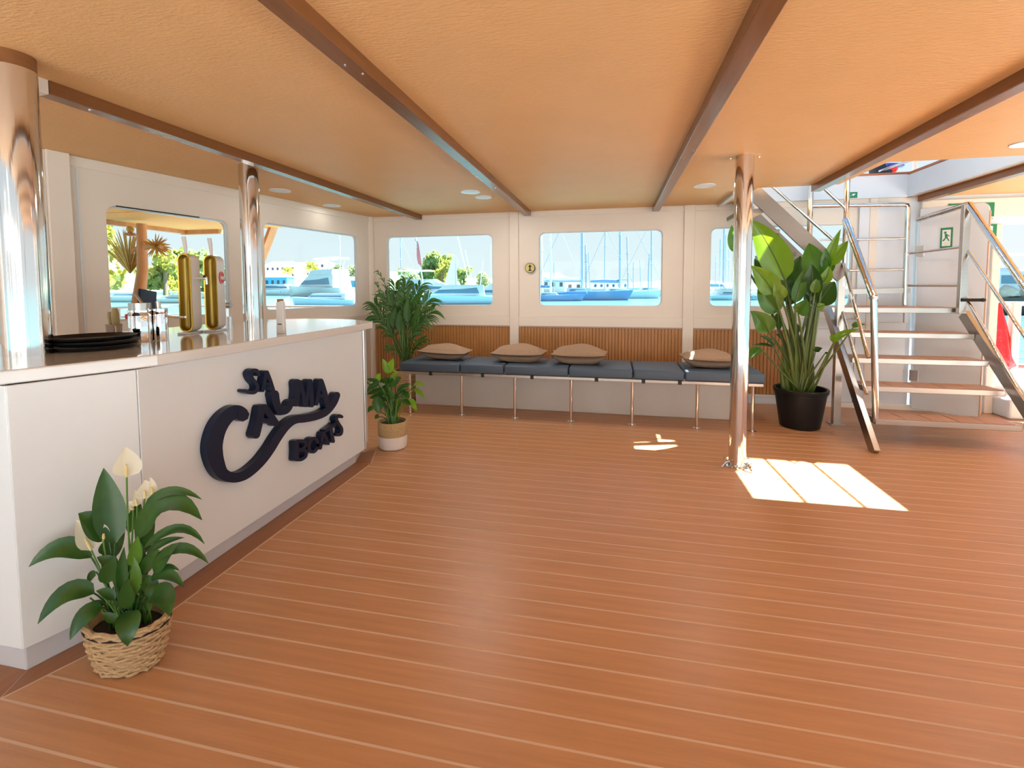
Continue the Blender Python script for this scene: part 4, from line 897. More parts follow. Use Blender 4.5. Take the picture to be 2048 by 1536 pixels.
# ---- areca palm behind the bench end
AB = Vector((-2.56, 5.60, 0)); ap = thing('areca_palm', 'tall areca palm in a wicker pot behind the bench end', 'potted plant', AB)
apot = MB().lathe([(0.0, 0.0), (0.13, 0.0), (0.15, 0.02), (0.18, 0.22), (0.17, 0.36), (0.16, 0.36), (0.15, 0.1), (0, 0.1)], AB, 28).build('wicker_pot', m_wicker, ap, smooth=True)
mb = MB()
for row in range(16):
    z = 0.015+row*0.0225; rad = np.interp(z, [0, .02, .22, .36], [.135, .155, .185, .175]); mb.tube([AB+Vector(((rad+0.004*math.sin(16*2*PI*k/48+PI*(row % 2)))*math.cos(2*PI*k/48), (rad+0.004*math.sin(16*2*PI*k/48+PI*(row % 2)))*math.sin(2*PI*k/48), z)) for k in range(49)], 0.011, 5, False)
stuff(mb.build('weave', m_wicker, apot, smooth=True))
MB().lathe([(0.0, 0.32), (0.155, 0.31)], AB, 20).build('soil', m_soil, ap)
AY = 5.62
def app(cx, cy, dy=0): return aty(680+cx/8.0, 520+cy/8.0, AY+dy)
def frond(root, ctrl, tip, nleaf=16, ll=0.27, spread=0.58, droop=0.09, wd=0.023):
    pts = bez(root, ctrl, tip, 14); mb = MB(); mb.tube(pts, [0.007*(1-0.75*i/14)+0.0015 for i in range(15)], 6)
    vd = VIEW(tip)
    for j in range(nleaf):
        s = 0.42+0.58*j/(nleaf-1); f_ = s*14; i0 = min(13, int(f_)); p = pts[i0].lerp(pts[i0+1], f_-i0); tn = (pts[i0+1]-pts[i0]).normalized(); sd = tn.cross(vd).normalized()
        L = ll*(0.55+0.45*math.sin(PI*min(1, (s-0.35)*1.3)))*random.uniform(.85, 1.1)
        for sg in (-1, 1):
            dr_ = (tn*random.uniform(.75, 1.15)+sd*sg*spread+vd*random.uniform(-.35, .35)).normalized(); e = p+dr_*L+Vector((0, 0, -droop*random.uniform(.5, 1.6))); c = p+dr_*L*0.55+Vector((0, 0, 0.035))
            leaf_mesh(mb, p, c, e, wd*random.uniform(.8, 1.15), vd+Vector((0, 0, .3)), fold=0.25, segs=5, shape=0.9)
    return mb.build('frond', m_palm, ap, smooth=True, angle=80)
r0 = lambda: AB+Vector((random.uniform(-.05, .05), random.uniform(-.05, .05), 0.32))
for ctrl, tip, n_, ll_, dy in [((900, 800), (880, 420), 16, .24, 0), ((1000, 700), (1060, 380), 16, .24, -.05), ((1080, 800), (1280, 430), 15, .24, .0), ((800, 850), (720, 560), 15, .24, -.05), ((760, 1000), (560, 720), 14, .24, 0), ((820, 1000), (560, 900), 13, .22, -.08), ((1150, 900), (1420, 640), 14, .25, -.04), ((1150, 1000), (1480, 820), 13, .24, .02), ((950, 900), (980, 560), 16, .24, .08), ((1100, 1100), (1330, 960), 10, .2, -.1), ((940, 1000), (860, 700), 14, .24, .1), ((1040, 900), (1180, 600), 15, .24, .1)]:
    frond(r0(), app(*ctrl, dy), app(*tip, dy), n_, ll_)
frond(r0(), app(960, 1420, -.1), app(800, 1400, -.12), 6, .13, .5, .05); frond(r0(), app(1080, 1400, -.1), app(1330, 1290, -.14), 7, .16, .4, .06)
frond(r0(), app(800, 400, .1), app(620, 215, .1), 6, .12, .3, .04, .014); frond(r0(), app(640, 600, .1), app(600, 400, .1), 6, .12, .3, .06, .012)
mb = MB()
for cx in (930, 985, 1030, 1080): a = AB+Vector((random.uniform(-.05, .05), random.uniform(-.04, .04), .31)); mb.tube(bez(a, app(cx, 1300), app(cx+random.uniform(-30, 30), 900), 6), [.016, .016, .014, .013, .012, .010, .007], 8)
stuff(mb.build('stalks', m_stem, ap, smooth=True))
for b, c, t in [((870, 1100), (830, 900), (900, 720)), ((1180, 1100), (1220, 900), (1300, 690)), ((960, 1150), (930, 980), (960, 800)), ((820, 1100), (790, 1000), (800, 870)), ((1080, 1000), (1060, 820), (1090, 560)), ((940, 760), (930, 600), (950, 420)), ((860, 760), (820, 600), (760, 500)), ((1180, 740), (1240, 560), (1330, 500))]:
    B, C_, T = app(*b, -.05), app(*c, -.06), app(*t, -.06); mb = MB(); leaf_mesh(mb, B, C_, T, .085, VIEW(B), fold=.3); mb.build('leaf', m_palm, ap, smooth=True, angle=80)

# ---- giant bird of paradise in a black tub
SB = Vector((1.83, 5.20, 0)); sr = thing('bird_of_paradise', 'large leafy bird of paradise plant in a black tub by the stairs', 'potted plant', SB)
tub = MB().lathe([(0.0, 0.0), (0.165, 0.0), (0.178, 0.012), (0.195, 0.12), (0.222, 0.30), (0.226, 0.345), (0.240, 0.350), (0.246, 0.385), (0.240, 0.392), (0.222, 0.388), (0.215, 0.30), (0, 0.30)], SB, 48).build('tub', m_black, sr, smooth=True, angle=35)
MB().lathe([(0.226, 0.325), (0.2285, 0.330), (0.228, 0.335)], SB, 48).build('tub_rib', m_black, tub, smooth=True)
MB().lathe([(0.0, 0.335), (0.10, 0.33), (0.216, 0.315)], SB, 28).build('soil', m_soil, sr)
def stp(cx, cy, dy=0): return aty(1440+cx*0.15625, 430+cy*0.15625, SB.y+dy)
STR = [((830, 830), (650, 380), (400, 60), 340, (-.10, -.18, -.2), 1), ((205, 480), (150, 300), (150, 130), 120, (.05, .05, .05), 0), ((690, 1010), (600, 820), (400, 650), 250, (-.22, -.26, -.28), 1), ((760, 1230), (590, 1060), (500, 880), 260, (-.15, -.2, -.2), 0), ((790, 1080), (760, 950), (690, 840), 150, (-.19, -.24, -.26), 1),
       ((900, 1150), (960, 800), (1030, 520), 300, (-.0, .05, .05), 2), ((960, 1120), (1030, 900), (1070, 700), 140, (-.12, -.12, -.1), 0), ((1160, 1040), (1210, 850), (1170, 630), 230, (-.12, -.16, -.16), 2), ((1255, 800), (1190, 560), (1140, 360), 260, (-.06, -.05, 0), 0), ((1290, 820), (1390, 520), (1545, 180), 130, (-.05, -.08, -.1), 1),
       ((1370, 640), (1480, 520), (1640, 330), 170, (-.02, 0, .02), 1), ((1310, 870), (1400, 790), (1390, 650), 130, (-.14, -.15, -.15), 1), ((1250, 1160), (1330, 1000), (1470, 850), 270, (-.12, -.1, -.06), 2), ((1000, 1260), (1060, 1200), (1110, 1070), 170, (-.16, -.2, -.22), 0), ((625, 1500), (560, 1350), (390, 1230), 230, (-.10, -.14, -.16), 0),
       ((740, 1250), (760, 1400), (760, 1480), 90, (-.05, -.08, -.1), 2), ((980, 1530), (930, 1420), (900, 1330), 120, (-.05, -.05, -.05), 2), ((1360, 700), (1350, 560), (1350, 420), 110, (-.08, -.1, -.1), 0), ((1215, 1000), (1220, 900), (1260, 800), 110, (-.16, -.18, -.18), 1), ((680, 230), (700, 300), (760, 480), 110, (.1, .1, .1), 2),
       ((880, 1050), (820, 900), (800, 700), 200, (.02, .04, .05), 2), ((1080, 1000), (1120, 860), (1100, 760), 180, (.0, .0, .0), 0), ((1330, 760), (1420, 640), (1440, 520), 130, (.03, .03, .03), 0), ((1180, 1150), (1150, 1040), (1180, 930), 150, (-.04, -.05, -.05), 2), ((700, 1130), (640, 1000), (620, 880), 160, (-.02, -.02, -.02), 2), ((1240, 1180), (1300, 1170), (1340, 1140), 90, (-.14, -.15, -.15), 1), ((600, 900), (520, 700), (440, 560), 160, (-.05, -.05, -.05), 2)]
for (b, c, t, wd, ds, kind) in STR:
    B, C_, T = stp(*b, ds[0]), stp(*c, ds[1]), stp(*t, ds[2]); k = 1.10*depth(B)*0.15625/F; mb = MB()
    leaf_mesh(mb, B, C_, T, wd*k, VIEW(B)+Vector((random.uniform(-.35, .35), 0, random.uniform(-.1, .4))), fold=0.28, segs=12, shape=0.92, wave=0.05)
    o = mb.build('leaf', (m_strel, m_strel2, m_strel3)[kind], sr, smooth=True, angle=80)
    mr = MB(); mr.tube([p+VIEW(p)*0.003 for p in bez(B, C_, T, 8)], [0.006*(1-i/9) for i in range(9)], 6); mr.build('midrib', m_strelstem, o, smooth=True)
    root = SB+Vector((random.uniform(-.09, .09), random.uniform(-.07, .05), 0.33)); lo_ = Vector((root.x*0.7+B.x*0.3, (root.y+B.y)/2, root.z+(B.z-root.z)*0.55))
    MB().tube(bez(root, lo_, B, 8), [.021, .019, .017, .015, .013, .012, .011, .010, .007], 8).build('leaf_stalk', m_strelstem, sr, smooth=True)
def stq(cx, cy, dy=0): return aty(1420+cx*0.15625, 640+cy*0.15625, SB.y+dy)
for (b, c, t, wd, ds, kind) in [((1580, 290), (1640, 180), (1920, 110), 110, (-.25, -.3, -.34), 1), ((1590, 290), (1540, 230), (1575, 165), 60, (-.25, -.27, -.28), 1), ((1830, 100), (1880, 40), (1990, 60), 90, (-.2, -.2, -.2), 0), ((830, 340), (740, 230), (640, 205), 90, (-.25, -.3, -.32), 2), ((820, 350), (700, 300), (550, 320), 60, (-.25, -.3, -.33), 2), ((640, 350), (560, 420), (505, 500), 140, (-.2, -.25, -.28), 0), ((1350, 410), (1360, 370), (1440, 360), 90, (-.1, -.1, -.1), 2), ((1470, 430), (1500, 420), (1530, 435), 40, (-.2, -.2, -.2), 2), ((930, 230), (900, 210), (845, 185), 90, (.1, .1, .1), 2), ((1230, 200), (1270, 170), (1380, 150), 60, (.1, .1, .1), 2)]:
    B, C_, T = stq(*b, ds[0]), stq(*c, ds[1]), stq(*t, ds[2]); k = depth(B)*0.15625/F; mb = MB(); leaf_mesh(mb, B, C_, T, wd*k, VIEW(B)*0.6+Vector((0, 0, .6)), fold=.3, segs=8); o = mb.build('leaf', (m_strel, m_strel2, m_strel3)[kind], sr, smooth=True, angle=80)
    root = SB+Vector((random.uniform(-.08, .08), random.uniform(-.1, 0), 0.33)); MB().tube(bez(root, (root+B)/2+Vector((0, 0, -.02)), B, 6), [.012, .011, .010, .009, .008, .007, .005], 7).build('leaf_stalk', m_strelstem, sr, smooth=True)
for cx0, cx1, top in ((960, 900, 560), (1080, 1040, 420), (1130, 1180, 700), (1240, 1290, 440), (1290, 1320, 560), (1010, 930, 300)):
    a = stq(cx0, 900, -.02); b = stq(cx1, top, -.02); MB().tube(bez(a-Vector((0, 0, .05)), (a+b)/2, b, 6), [.030, .030, .028, .025, .020, .014, .006], 8).build('stem_sheath', m_dry if cx0 in (1240, 1130) else m_strelstem, sr, smooth=True)

# ================================================================== OUTDOORS
ZW = -1.4
wt = struct(MB().box(-1500, 1500, -1500, 1500, ZW-0.5, ZW).build('water', m_water))
# hull side of this ship under the deck
struct(MB().box(-7.4, 7.6, -6.4, 6.98, ZW-0.1, -0.125).build('trim_12', m_gelcoat))
# bow deck outside the left wall
struct(MB().box(-7.6, -4.21, -6.2, 6.9, -0.12, -0.01).build('trim_13', m_teak2))
struct(MB().box(-7.7, -7.6, -4.2, 6.9, -0.12, 0.75).box(-7.7, -3.5, 6.84, 6.92, -0.12, 0.75).build('trim_14', m_gelcoat, bevel=0.01))
struct(MB().box(-7.20, -7.10, -2.0, 6.88, H-0.06, H).box(-7.2, -6.45, 6.78, 6.88, H-0.07, H).build('trim_15', m_terra))
for y0 in (2.2, 3.6, 5.0): struct(MB().box(-7.1, -4.0, y0, y0+0.02, H-0.004, H).build('trim_%d' % (16+int(y0)), m_ceil_bounce))
t = thing('gusset_brace', 'orange slanted brace under the overhang outside the bar window', 'brace', (-5.6, 6.8, 1.7))
a = aty(543, 452, 6.85); b = aty(522, 520, 6.85); MB().bar(a+Vector((0.1, 0, .12)), b, 0.05, 0.16, (0, 1, 0)).build('brace_plate', m_terra, t)
p = aty(276, 606, 5.6); q = aty(283, 450, 5.6)
t = thing('deck_post', 'terracotta post with a side arm and dried flowers outside the bar window', 'post', (p.x, p.y, 0))
MB().tube([(p.x, p.y, 0), (p.x, p.y, 1.2), (q.x-0.02, q.y, 1.65), q+Vector((0, 0, .02))], [.09, .08, .07, .06], 12).build('post', m_terra, t, smooth=True)
MB().tube([aty(285, 494, 5.6), aty(300, 493, 5.55), aty(322, 494, 5.5)], 0.035, 10).build('side_arm', m_terra, t, smooth=True)
MB().tube([aty(262, 506, 5.6), aty(277, 492, 5.6)], 0.02, 8).build('side_arm', m_terra, t)
MB().lathe([(0.0, 0.05), (0.07, 0.03), (0.075, 0), (0, -0.01)], aty(261, 471, 5.6), 16).build('lamp_shade', m_roof, t, smooth=True)
blob(aty(260, 459, 5.6), (0.05, 0.04, 0.05), 'hanging_flower', m_dried, t, 9)
mb = MB()
for k in range(60):
    c = aty(312, 492, 5.5); d_ = Vector((random.gauss(0, 1), random.gauss(0, 1), random.gauss(0, 1))).normalized(); leaf_mesh(mb, c, c+d_*0.09, c+d_*0.19, .03, (0, -1, .3), segs=4)
stuff(mb.build('dried_flowers', m_dried, t)); mb = MB()
for k in range(70):
    c = aty(258, 500, 5.7); d_ = Vector((random.gauss(0, 1), random.gauss(0, .6), abs(random.gauss(0, 1)))).normalized(); leaf_mesh(mb, c-Vector((0, 0, .35)), c-Vector((0, 0, .1))+d_*0.15, c+d_*0.33, .03, (0, -1, .3), segs=4)
stuff(mb.build('dried_fronds', m_dried, t))
p = aty(262, 560, 4.9); t = thing('deck_chair', 'white deck chair with a navy seat back outside the bar window', 'chair', (p.x, p.y, 0))
MB().box(p.x-0.25, p.x+0.25, p.y-0.25, p.y+0.25, 0.80, 0.86).build('seat', m_house, t, bevel=.02); MB().bar((p.x-.05, p.y+.2, .86), (p.x-.1, p.y+.3, 1.38), .24, .04, (1, 0, 0)).build('backrest', m_navyfab, t, bevel=.01)
for i_ in (-1, 1):
    for j_ in (-1, 1): MB().tube([(p.x+i_*.22, p.y+j_*.22, -0.01), (p.x+i_*.22, p.y+j_*.22, .8)], .018, 8).build('leg', m_hullw, t)
t = thing('bow_rail', 'white rail around the bow deck outside the bar windows', 'rail', (-7.6, 3, .75))
for z in (0.95, 1.1): MB().tube([(-7.6, -4, z), (-7.6, 6.85, z), (-3.7, 6.85, z)], .02, 8).build('rail_bar', m_hullw, t)
for y_ in range(-4, 7): MB().tube([(-7.6, y_, .75), (-7.6, y_, 1.1)], .02, 8).build('rail_post', m_hullw, t)

def W(u, v): return atz(u, v, ZW)      # point on the water seen at a pixel
def frame_at(p, yaw): 
    c, s = math.cos(yaw), math.sin(yaw); return lambda x, y, z: (p.x+x*c-y*s, p.y+x*s+y*c, ZW+z)
def hull(mb, fn, L, B, hf, n=14, rake=0.12):
    # pointed bow at +x, transom at -x ; section: flared V
    rows = []
    for i in range(n+1):
        s = i/n; x = -L/2+L*s; wd = B/2*(1-max(0, (s-0.45)/0.55)**2.2); sh = hf*(0.82+0.18*s+0.18*max(0, s-.6))
        rk = rake*L*max(0, s-.55)
        rows.append([(x+rk*1.0, -wd, sh), (x+rk*.4, -wd*.82, 0.05), (x, 0, -0.3), (x+rk*.4, wd*.82, 0.05), (x+rk*1.0, wd, sh)])
    o = len(mb.v)
    for r in rows: mb.v += [fn(*q) for q in r]
    for i in range(n):
        for k in range(4): q = o+i*5+k; mb.f.append((q, q+1, q+6, q+5))
        mb.f.append((o+i*5+4, o+i*5, o+(i+1)*5, o+(i+1)*5+4))
    mb.f.append(tuple(o+k for k in range(5)))
def cabin(mb, fn, x0, x1, w0, w1, z0, z1, slant=.6, aft=.15):
    h = z1-z0; vs = [(x0, -w0/2, z0), (x1, -w1/2, z0), (x1, w1/2, z0), (x0, w0/2, z0), (x0+aft*h, -w0/2*.86, z1), (x1-slant*h, -w1/2*.8, z1), (x1-slant*h, w1/2*.8, z1), (x0+aft*h, w0/2*.86, z1)]
    mb.add([fn(*q) for q in vs], [(3, 2, 1, 0), (4, 5, 6, 7), (0, 1, 5, 4), (1, 2, 6, 5), (2, 3, 7, 6), (3, 0, 4, 7)])
def motor_yacht(label, p, yaw, L, fly=True, hm=None, top=1.0):
    t = thing('motor_yacht', label, 'boat', (p.x, p.y, ZW)); fn = frame_at(p, yaw); hf = L*0.105
    mb = MB(); hull(mb, fn, L, L*.27, hf); mb.build('hull', hm or m_hullw, t, smooth=True, angle=35)
    mb = MB(); cabin(mb, fn, -L*.36, L*.24, L*.21, L*.17, hf*.9, hf*1.75*top, 1.4); c_ = mb.build('cabin', m_hullw, t)
    mb = MB(); cabin(mb, fn, -L*.30, L*.20, L*.212, L*.174, hf*1.12, hf*1.52*top, 1.5, .4); mb.build('side_window', m_tint, c_)
    if fly:
        mb = MB(); cabin(mb, fn, -L*.34, L*.08, L*.20, L*.16, hf*1.75*top, hf*2.15*top, 1.6); mb.build('flybridge', m_hullw, t)
        mb = MB(); mb.bar(fn(-L*.25, -L*.08, hf*2.1*top), fn(-L*.30, -L*.08, hf*3.0*top), .25, .1); mb.bar(fn(-L*.25, L*.08, hf*2.1*top), fn(-L*.30, L*.08, hf*3.0*top), .25, .1); cabin(mb, fn, -L*.36, -L*.02, L*.19, L*.17, hf*2.95*top, hf*3.08*top, .5); mb.build('hard_top', m_hullw, t)
    mb = MB()
    for k in range(4): mb.tube([fn(L*(.10+.07*k), -L*.275/2*(1-.35*((k+1)/5)**2), hf*.55), fn(L*(.10+.07*k)+.4, -L*.28/2*(1-.35*((k+1)/5)**2), hf*.56)], .14, 8)
    mb.build('porthole', m_tint, t)
    return t
def sailboat(label, p, yaw, L, mh, hm, mm=None, boom=True, nst=2, cover=None):
    t = thing('sailing_boat', label, 'boat', (p.x, p.y, ZW)); fn = frame_at(p, yaw); hf = L*.10
    mb = MB(); hull(mb, fn, L, L*.26, hf, rake=.2); mb.build('hull', hm, t, smooth=True, angle=35)
    mb = MB(); cabin(mb, fn, -L*.12, L*.18, L*.15, L*.10, hf*.9, hf*1.35, 1.2); c_ = mb.build('cabin', m_hullw, t)
    mb = MB(); cabin(mb, fn, -L*.09, L*.14, L*.152, L*.105, hf*1.02, hf*1.22, 1.2, .3); mb.build('side_window', m_tint, c_)
    mp = fn(L*.05, 0, hf); tp = fn(L*.04, 0, mh); mr = .013*L
    MB().tube([mp, tp], [mr*1.3, mr], 8).build('mast', mm or m_mast, t)
    if boom: 
        MB().tube([fn(L*.05, 0, hf*2.0), fn(-L*.36, 0, hf*2.1)], .012*L, 8).build('boom', mm or m_mast, t)
        MB().tube([fn(L*.03, 0, hf*2.25), fn(-L*.15, 0, hf*2.3), fn(-L*.33, 0, hf*2.25)], [.016*L, .022*L, .012*L], 8).build('furled_sail', cover or m_sailb, t, smooth=True)
    for q in range(nst): MB().tube([fn(*( (L*.62, 0, hf*1.15) if q == 0 else (-L*.48, 0, hf))), fn(L*.04, 0, mh*.98)], .0022*L+.012, 5).build('stay', mm or m_mast, t)
    for s_ in (-1, 1): MB().tube([fn(L*.03, s_*L*.06, mh*.62), fn(L*.05, 0, mh*.62)], .004*L, 5).build('spreader', mm or m_mast, t)
    return t
def tree(label, p, z0, h, r, m_, seed, name='shore_tree', n=700, trunk=.3):
    rs = random.Random(seed); t = thing(name, label, 'tree', (p.x, p.y, z0)); mb = MB()
    cs = [Vector((rs.uniform(-.65, .65)*r, rs.uniform(-.5, .5)*r, z0+h*(trunk+.12)+rs.uniform(0, 1)*h*(.80-trunk))) for _ in range(11)]
    for k in range(n):
        c = rs.choice(cs); d_ = Vector((rs.gauss(0, 1), rs.gauss(0, 1), rs.gauss(0, .8))).normalized(); q = Vector((p.x, p.y, 0))+c+d_*r*.42*rs.uniform(.6, 1.0); sz = r*.13*rs.uniform(.7, 1.4)
        a = Vector((rs.gauss(0, 1), rs.gauss(0, 1), rs.gauss(0, 1))).normalized(); b_ = a.cross(d_).normalized(); mb.add([q-a*sz, q+b_*sz*.7, q+a*sz, q-b_*sz*.7], [(0, 1, 2, 3)])
    mb.build('crown', m_, t)
    MB().tube([(p.x, p.y, z0), (p.x+.2, p.y, z0+h*.5), (p.x, p.y, z0+h*.8)], [.05*h, .04*h, .015*h], 8).build('trunk', m_bark, t)
    return t
def palm_tree(label, p, z0, h, seed):
    rs = random.Random(seed); t = thing('palm_tree', label, 'tree', (p.x, p.y, z0)); MB().tube([(p.x, p.y, z0), (p.x+.3, p.y, z0+h*.5), (p.x, p.y, z0+h*.8)], [.3, .25, .22], 8).build('trunk', m_bark, t)
    mb = MB(); c = Vector((p.x, p.y, z0+h*.8))
    for k in range(34):
        a = rs.uniform(0, 2*PI); e = rs.uniform(-.6, 1.2); d_ = Vector((math.cos(a)*math.cos(e), math.sin(a)*math.cos(e), math.sin(e))); L = h*.36*rs.uniform(.8, 1.1); leaf_mesh(mb, c, c+d_*L*.6+Vector((0, 0, L*.15)), c+d_*L+Vector((0, 0, -L*.35)), L*.18, (0, -1, .4), segs=5)
    mb.build('crown', m_tree2, t); return t
def house(label, p, z0, w_, d_, h, roofm, floors=2, name='harbour_house', wall=None, pitch_=.25):
    t = thing(name, label, 'building', (p.x, p.y, z0)); b_ = MB().box(p.x-w_/2, p.x+w_/2, p.y, p.y+d_, z0, z0+h).build('wall', wall or m_house, t)
    vs = [(p.x-w_/2-.4, p.y-.4, z0+h), (p.x+w_/2+.4, p.y-.4, z0+h), (p.x+w_/2+.4, p.y+d_+.4, z0+h), (p.x-w_/2-.4, p.y+d_+.4, z0+h), (p.x-w_/2+w_*.2, p.y+d_/2, z0+h+w_*pitch_*.5), (p.x+w_/2-w_*.2, p.y+d_/2, z0+h+w_*pitch_*.5)]
    MB().add(vs, [(0, 1, 5, 4), (1, 2, 5), (2, 3, 4, 5), (3, 0, 4), (3, 2, 1, 0)]).build('roof', roofm, t)
    nw = max(2, int(w_/3.2))
    for f_ in range(floors):
        for k in range(nw):
            x = p.x-w_/2+(k+.5)*w_/nw; z = z0+h*(f_+.35)/floors; MB().box(x-w_/nw*.2, x+w_/nw*.2, p.y-.06, p.y+.02, z, z+h/floors*.42).build('window', m_win, b_)
    return t
# quay across the harbour behind the left windows
qy = struct(MB().box(-400, -18, 215, 300, ZW-1, ZW+1.6).build('street_quay', m_quay)); qy.name = 'trim_30'
struct(MB().box(-400, -18, 214.6, 215, ZW-1, ZW+1.2).build('trim_31', m_quayd))
q2 = struct(MB().box(-420, -215, 60, 215, ZW-1, ZW+1.6).build('trim_32', m_quay)); struct(MB().box(-215, -214.6, 60, 215, ZW-1, ZW+1.2).build('trim_33', m_quayd))
# hillside behind
hv = []; hf_ = []
for i in range(41):
    x = -620+i*22.0; hh = 14*math.exp(-((x+300)/190)**2)+4+1.5*math.sin(i*1.3)
    hv += [(x, 300, 0), (x, 330, hh)]
for i in range(40): hf_.append((2*i, 2*i+2, 2*i+3, 2*i+1))
hills = struct(MB().add(hv, hf_).build('hills', mat('hill_green', (0.32, 0.42, 0.22), .9, noise=.4, nscale=(.05, .05, .05))))
# ---- seen through window 2
motor_yacht('big white motor yacht with flybridge in the bar side window', W(640, 593)+Vector((0, 0, 0)), 2.75, 34, True, None, 1.15)
motor_yacht('white yacht bow pointing right behind the big motor yacht', W(565, 591), -0.15, 24, False, None, 1.0)
motor_yacht('low white runabout under a pale cover, closest below the bar side window', W(655, 613.5), 2.95, 13.0, False, m_hullp, .85)
def ground(u, y_): p = aty(u, 560, y_); return Vector((p.x, y_, 0))
Zq = ZW+1.6
palm_tree('left palm tree in the bar side window', ground(576, 236), Zq, 13, 3); palm_tree('right palm tree in the bar side window above the yacht', ground(624, 224), Zq, 15, 4); palm_tree('third palm in the bar side window by the round hedge tree', ground(660, 224), Zq, 11, 5)
tree('grey green round tree behind the right end of the yacht', ground(677, 236), Zq, 14, 5, m_tree3, 6); tree('grey green low trees at the right edge of the bar side window', ground(712, 266), Zq, 14, 7, m_tree3, 7); tree('pale green tree behind the white harbour kiosk', ground(692, 282), Zq, 14, 6, m_tree3, 71)
house('long white house on the hill with a pink roof', ground(556, 252), Zq, 24, 10, 14.5, m_roof, 4); house('white hillside house with a small red roof', ground(634, 250), Zq, 11, 10, 16, m_roof, 4); house('low white house left of the red roofed one', ground(601, 268), Zq, 14, 8, 16, m_house, 4)
house('white roofed kiosk with blue sides at the harbour', ground(700, 217), Zq, 16, 6, 5, m_house, 1, 'kiosk', m_bluewall); house('bright blue shed behind the palms in the bar side window', ground(545, 218), Zq, 17, 6, 7, m_house, 1, 'shed', m_bluewall)
p = W(682, 600); t = thing('sailing_mast', 'tall white mast rising near the corner of the bar side window', 'mast', p); MB().tube([p, p+Vector((0, 0, 15))], .14, 8).build('mast', m_mastw, t)
# ---- seen through window 1 (bow deck side)
tree('big yellow green tree outside the first bar window', ground(240, 60)+Vector((-6, 0, 0)), ZW+1, 13, 7.5, m_tree2, 11, n=1300, trunk=.1); tree('green tree in the middle of the first bar window', ground(330, 105), ZW+1, 12, 6, m_tree2, 12, n=1100, trunk=.1)
tree('green hedge tree behind the beer taps', ground(385, 125), ZW+1, 14, 8, m_tree, 13, n=1100, trunk=.1); tree('pale hedge tree beside the middle bar pillar', ground(435, 175), ZW+1, 12, 8, m_tree3, 14, n=900, trunk=.1)
motor_yacht('white motor boat behind the terracotta post', W(255, 604), 3.3, 12, False, None, .9); motor_yacht('white boat with dark canopy behind the first beer tap', W(345, 606), 3.3, 9, True, None, .8); motor_yacht('white cruiser behind the badge beer tap', W(440, 597), 2.9, 16, True, None, .9)
house('bright blue shed behind the badge beer tap', ground(455, 190), ZW+1, 16, 6, 7, m_house, 1, 'shed', m_bluewall)
# ---- seen through window 3
motor_yacht('white motor yacht partly behind the palm in the first back window', W(845, 604)+Vector((-3, 14, 0)), 0.05, 21, True, None, 1.0)
motor_yacht('pale yacht stern in the middle of the first back window', W(905, 608), -2.9, 15.5, False, m_hullp, 1.15); motor_yacht('dark windowed yacht at the right edge of the first back window', W(985, 605), -2.9, 16, True, m_hullp, 1.0)
tree('big bright green tree in the first back window', ground(872, 190), ZW+1, 16, 7.5, m_tree, 21, n=1500, trunk=.08); tree('yellowish tree in front of the big green one', ground(884, 176), ZW+1, 12.5, 4.5, m_tree2, 22, n=700, trunk=.1); tree('small green tree right of the white sail', ground(927, 205), ZW+1, 12, 4, m_tree, 23, n=700, trunk=.08); tree('low green trees left of the flag mast', ground(815, 215), ZW+1, 10, 6, m_tree3, 24, trunk=.1)
tree('distant low trees at the right of the first back window', ground(968, 235), ZW+1, 9, 5, m_tree3, 25, trunk=.1)
p = W(905, 597); t = thing('sail_dinghy', 'small boat with a white triangular sail before the trees', 'boat', p); fn = frame_at(p, 0); mb = MB(); hull(mb, fn, 6, 1.8, .7); mb.build('hull', m_hullw, t); MB().add([fn(-2.6, 0, 2.4), fn(1.6, 0.1, 2.4), fn(.9, .05, 11.0), fn(0.2, .04, 11.0)], [(0, 1, 2, 3)]).build('sail', m_sail, t); MB().tube([fn(.9, 0, .5), fn(.9, 0, 11.2)], .07, 6).build('mast', m_mast, t)
sailboat('sailing boat with a thin mast left in the first back window', W(800, 598), .1, 10, 16, m_hullw, m_mast, False, 1)
def flagmast(label, u0, v0, u1, v1, y_):
    a, b = aty(u0, v0, y_), aty(u1, v1, y_); t = thing('flag_mast', label, 'mast', a); MB().tube([a-Vector((0, 0, max(0, a.z-ZW))), a, b], .13, 8).build('mast', m_mastw, t); return t, a, b
t, a, b = flagmast('slanting white mast flying a red and white flag', 845, 560, 828, 455, 90)
f0 = aty(829, 476, 89.8); f1 = aty(836, 476, 89.8); mb = MB(); vs = []
for i in range(7):
    for j in range(4): z_ = -i*.85; vs.append((f0.x+j*.27+i*.13+.1*math.sin(i*.9), f0.y+.15*math.sin(i+j), f0.z+z_-j*.35))
mb.add(vs, [(i*4+j, i*4+j+1, (i+1)*4+j+1, (i+1)*4+j) for i in range(6) for j in range(3)]); mb.build('flag', mat('flag_red', (.75, .20, .22), .7), t)
t, a, b = flagmast('slanting dark mast leaning left in the first back window', 938, 565, 914, 470, 120)
for k, (u0, u1) in enumerate(((944, 930), (961, 966), (982, 981))): flagmast(['thin leaning mast right of the trees', 'short thin mast near the right yacht', 'upright thin mast at the right window edge'][k], u0, 565, u1, (500, 520, 490)[k], 125+5*k)
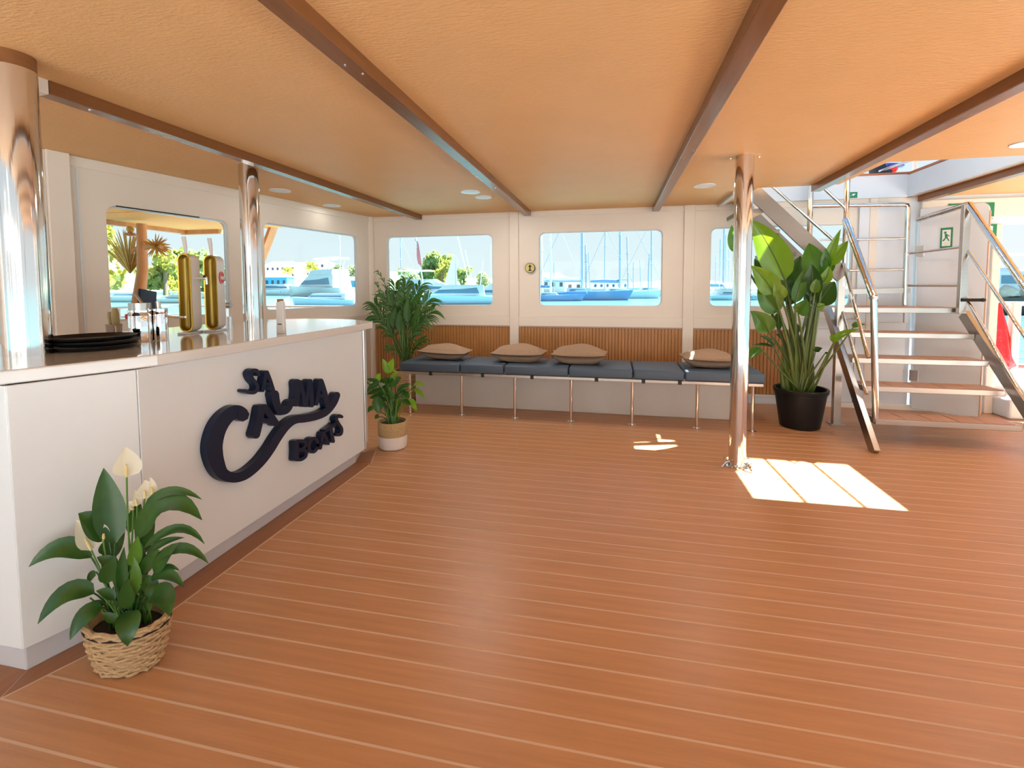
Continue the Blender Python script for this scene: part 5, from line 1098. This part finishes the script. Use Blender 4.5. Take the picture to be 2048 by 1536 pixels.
# ---- seen through window 4
sailboat('bright blue hulled sailing boat at the left of the middle back window', W(1095, 602), .06, 13, 20, m_hullb, m_mastw, True, 2)
sailboat('long blue hulled sailing boat, bow right, in the middle back window', W(1155, 600.5), .12, 20, 26, m_hullb, m_mast, True, 2, m_sail)
sailboat('pale blue hulled sailing boat beside the long blue one', W(1232, 597), .14, 19, 25, m_hullp, m_mast, True, 2)
sailboat('pale hulled sailing boat at the right of the middle back window', W(1296, 592), .12, 20, 24, m_hullp, m_mast, False, 2)
p = W(1240, 588.5); t = thing('canopy_boat', 'wide boat with a grey flat canopy in the middle back window', 'boat', p); fn = frame_at(p, .05); mb = MB(); hull(mb, fn, 26, 6, 2.6); mb.build('hull', m_hullp, t, smooth=True, angle=35)
MB().box(-11, 3, -2.6, 2.6, 5.4, 5.8, lambda x, y_, z: fn(x, y_, z)).build('canopy', m_mast, t, bevel=.1)
for k in range(7): MB().tube([fn(-10.5+k*2.2, -2.4, 2.2), fn(-10.5+k*2.2, -2.4, 5.4)], .07, 6).build('canopy_post', m_mastw, t)
for k in range(6): blob(fn(-9.5+k*2.3, -1.2, 3.4), (.7, .5, .8), 'blue_cover', m_sailb, t, 30+k, 1)
house('low house with a red roof behind the blue boats', ground(1092, 200), ZW+1, 16, 6, 6, m_roof, 1); house('small market stall with a tan roof behind the masts', ground(1140, 230), ZW+1, 12, 5, 4, m_roof, 1, 'market_stall', m_house)
def mast(label, u0, v0, u1, v1, y_, r=.11, m_=None):
    a, b = aty(u0, v0, y_), aty(u1, v1, y_); t = thing('boat_mast', label, 'mast', a, 'bare masts in the marina'); r = r*1.9
    MB().tube([(a.x, a.y, ZW), a, b], r, 6).build('pole', m_ or m_mast, t); mb = MB()
    s_ = a.lerp(b, .6); mb.tube([s_-Vector((.9, 0, 0)), s_+Vector((.9, 0, 0))], r*.5, 5); mb.build('spreader', m_ or m_mast, t)
WM = [(1084, 590, 1081, 440, 150, .26, m_mastw, 'white thick mast at the left edge of the middle back window'), (1163, 575, 1164, 440, 155, .17, m_mast, 'blue grey mast left of centre in the middle back window'), (1172, 575, 1171, 490, 160, .16, m_mast, 'shorter mast just right of the centre mast'),
      (1209, 570, 1211, 440, 165, .12, m_mast, 'slim tall mast above the grey canopy'), (1240, 560, 1239, 480, 150, .1, m_mast, 'slim mast right of the canopy boat'), (1256, 556, 1254, 474, 150, .12, m_mast, 'mast with a small wind vane in the middle back window'), (1297, 556, 1299, 508, 150, .12, m_mast, 'short dark mast near the right of the middle back window'),
      (1267, 556, 1267, 524, 170, .09, m_mast, 'shortest mast right of the canopy'), (1108, 575, 1108, 525, 170, .1, m_mast, 'small dark mast left of the blue boat mast'), (1180, 575, 1177, 505, 175, .1, m_mast, 'faint thin mast in the centre of the middle back window'), (1281, 556, 1280, 520, 170, .08, m_mast, 'faint thin mast right of centre in the middle back window'),
      (1440, 590, 1441, 478, 160, .14, m_mast, 'left mast in the third back window'), (1452, 590, 1452, 470, 165, .14, m_mast, 'tall mast in the third back window'), (1459, 590, 1458, 500, 170, .12, m_mast, 'right mast in the third back window'), (1431, 585, 1432, 510, 175, .1, m_mast, 'short mast in the third back window')]
for u0, v0, u1, v1, y_, r_, mm_, lab in WM: mast(lab, u0, v0, u1, v1, y_, r_, mm_)
# ---- window 5
sailboat('white sailing boat left of the tall deck pillar', W(1440, 598), .2, 14, 18, m_hullw, m_mast, True, 1); motor_yacht('small white motor boat behind the tall deck pillar', W(1475, 600), .2, 12, True, m_hullp, .9)
motor_yacht('white motor boat behind the stair landing window', W(1690, 596), .2, 14, True, None, .9)
# ---- right opening
p = W(2035, 628); t = thing('fishing_boat', 'dark moored boat with rope bundles outside the right opening', 'boat', p); fn = frame_at(p, .1); mb = MB(); hull(mb, fn, 12, 3.4, 1.9); mb.build('hull', m_darkboat, t, smooth=True, angle=35)
for k in range(3): blob(fn(-2+k*1.7, -1.2, 2.2), (.8, .5, .6), 'rope_bundle', m_rope, t, 50+k, 3, .25)
MB().box(-3, 3, -1.2, 1.2, 1.8, 4.2, lambda x, y_, z: fn(x, y_, z)).build('cabin', m_hullw, t); MB().box(-2.6, 2.6, -1.25, -1.18, 3.0, 3.8, lambda x, y_, z: fn(x, y_, z)).build('cabin_window', m_tint, t)
motor_yacht('white yacht far behind the dark boat in the right opening', W(2030, 603), .3, 26, True, None, 1.0)
struct(MB().box(25, 400, 140, 170, ZW-1, ZW+1.2).build('trim_34', m_quay))
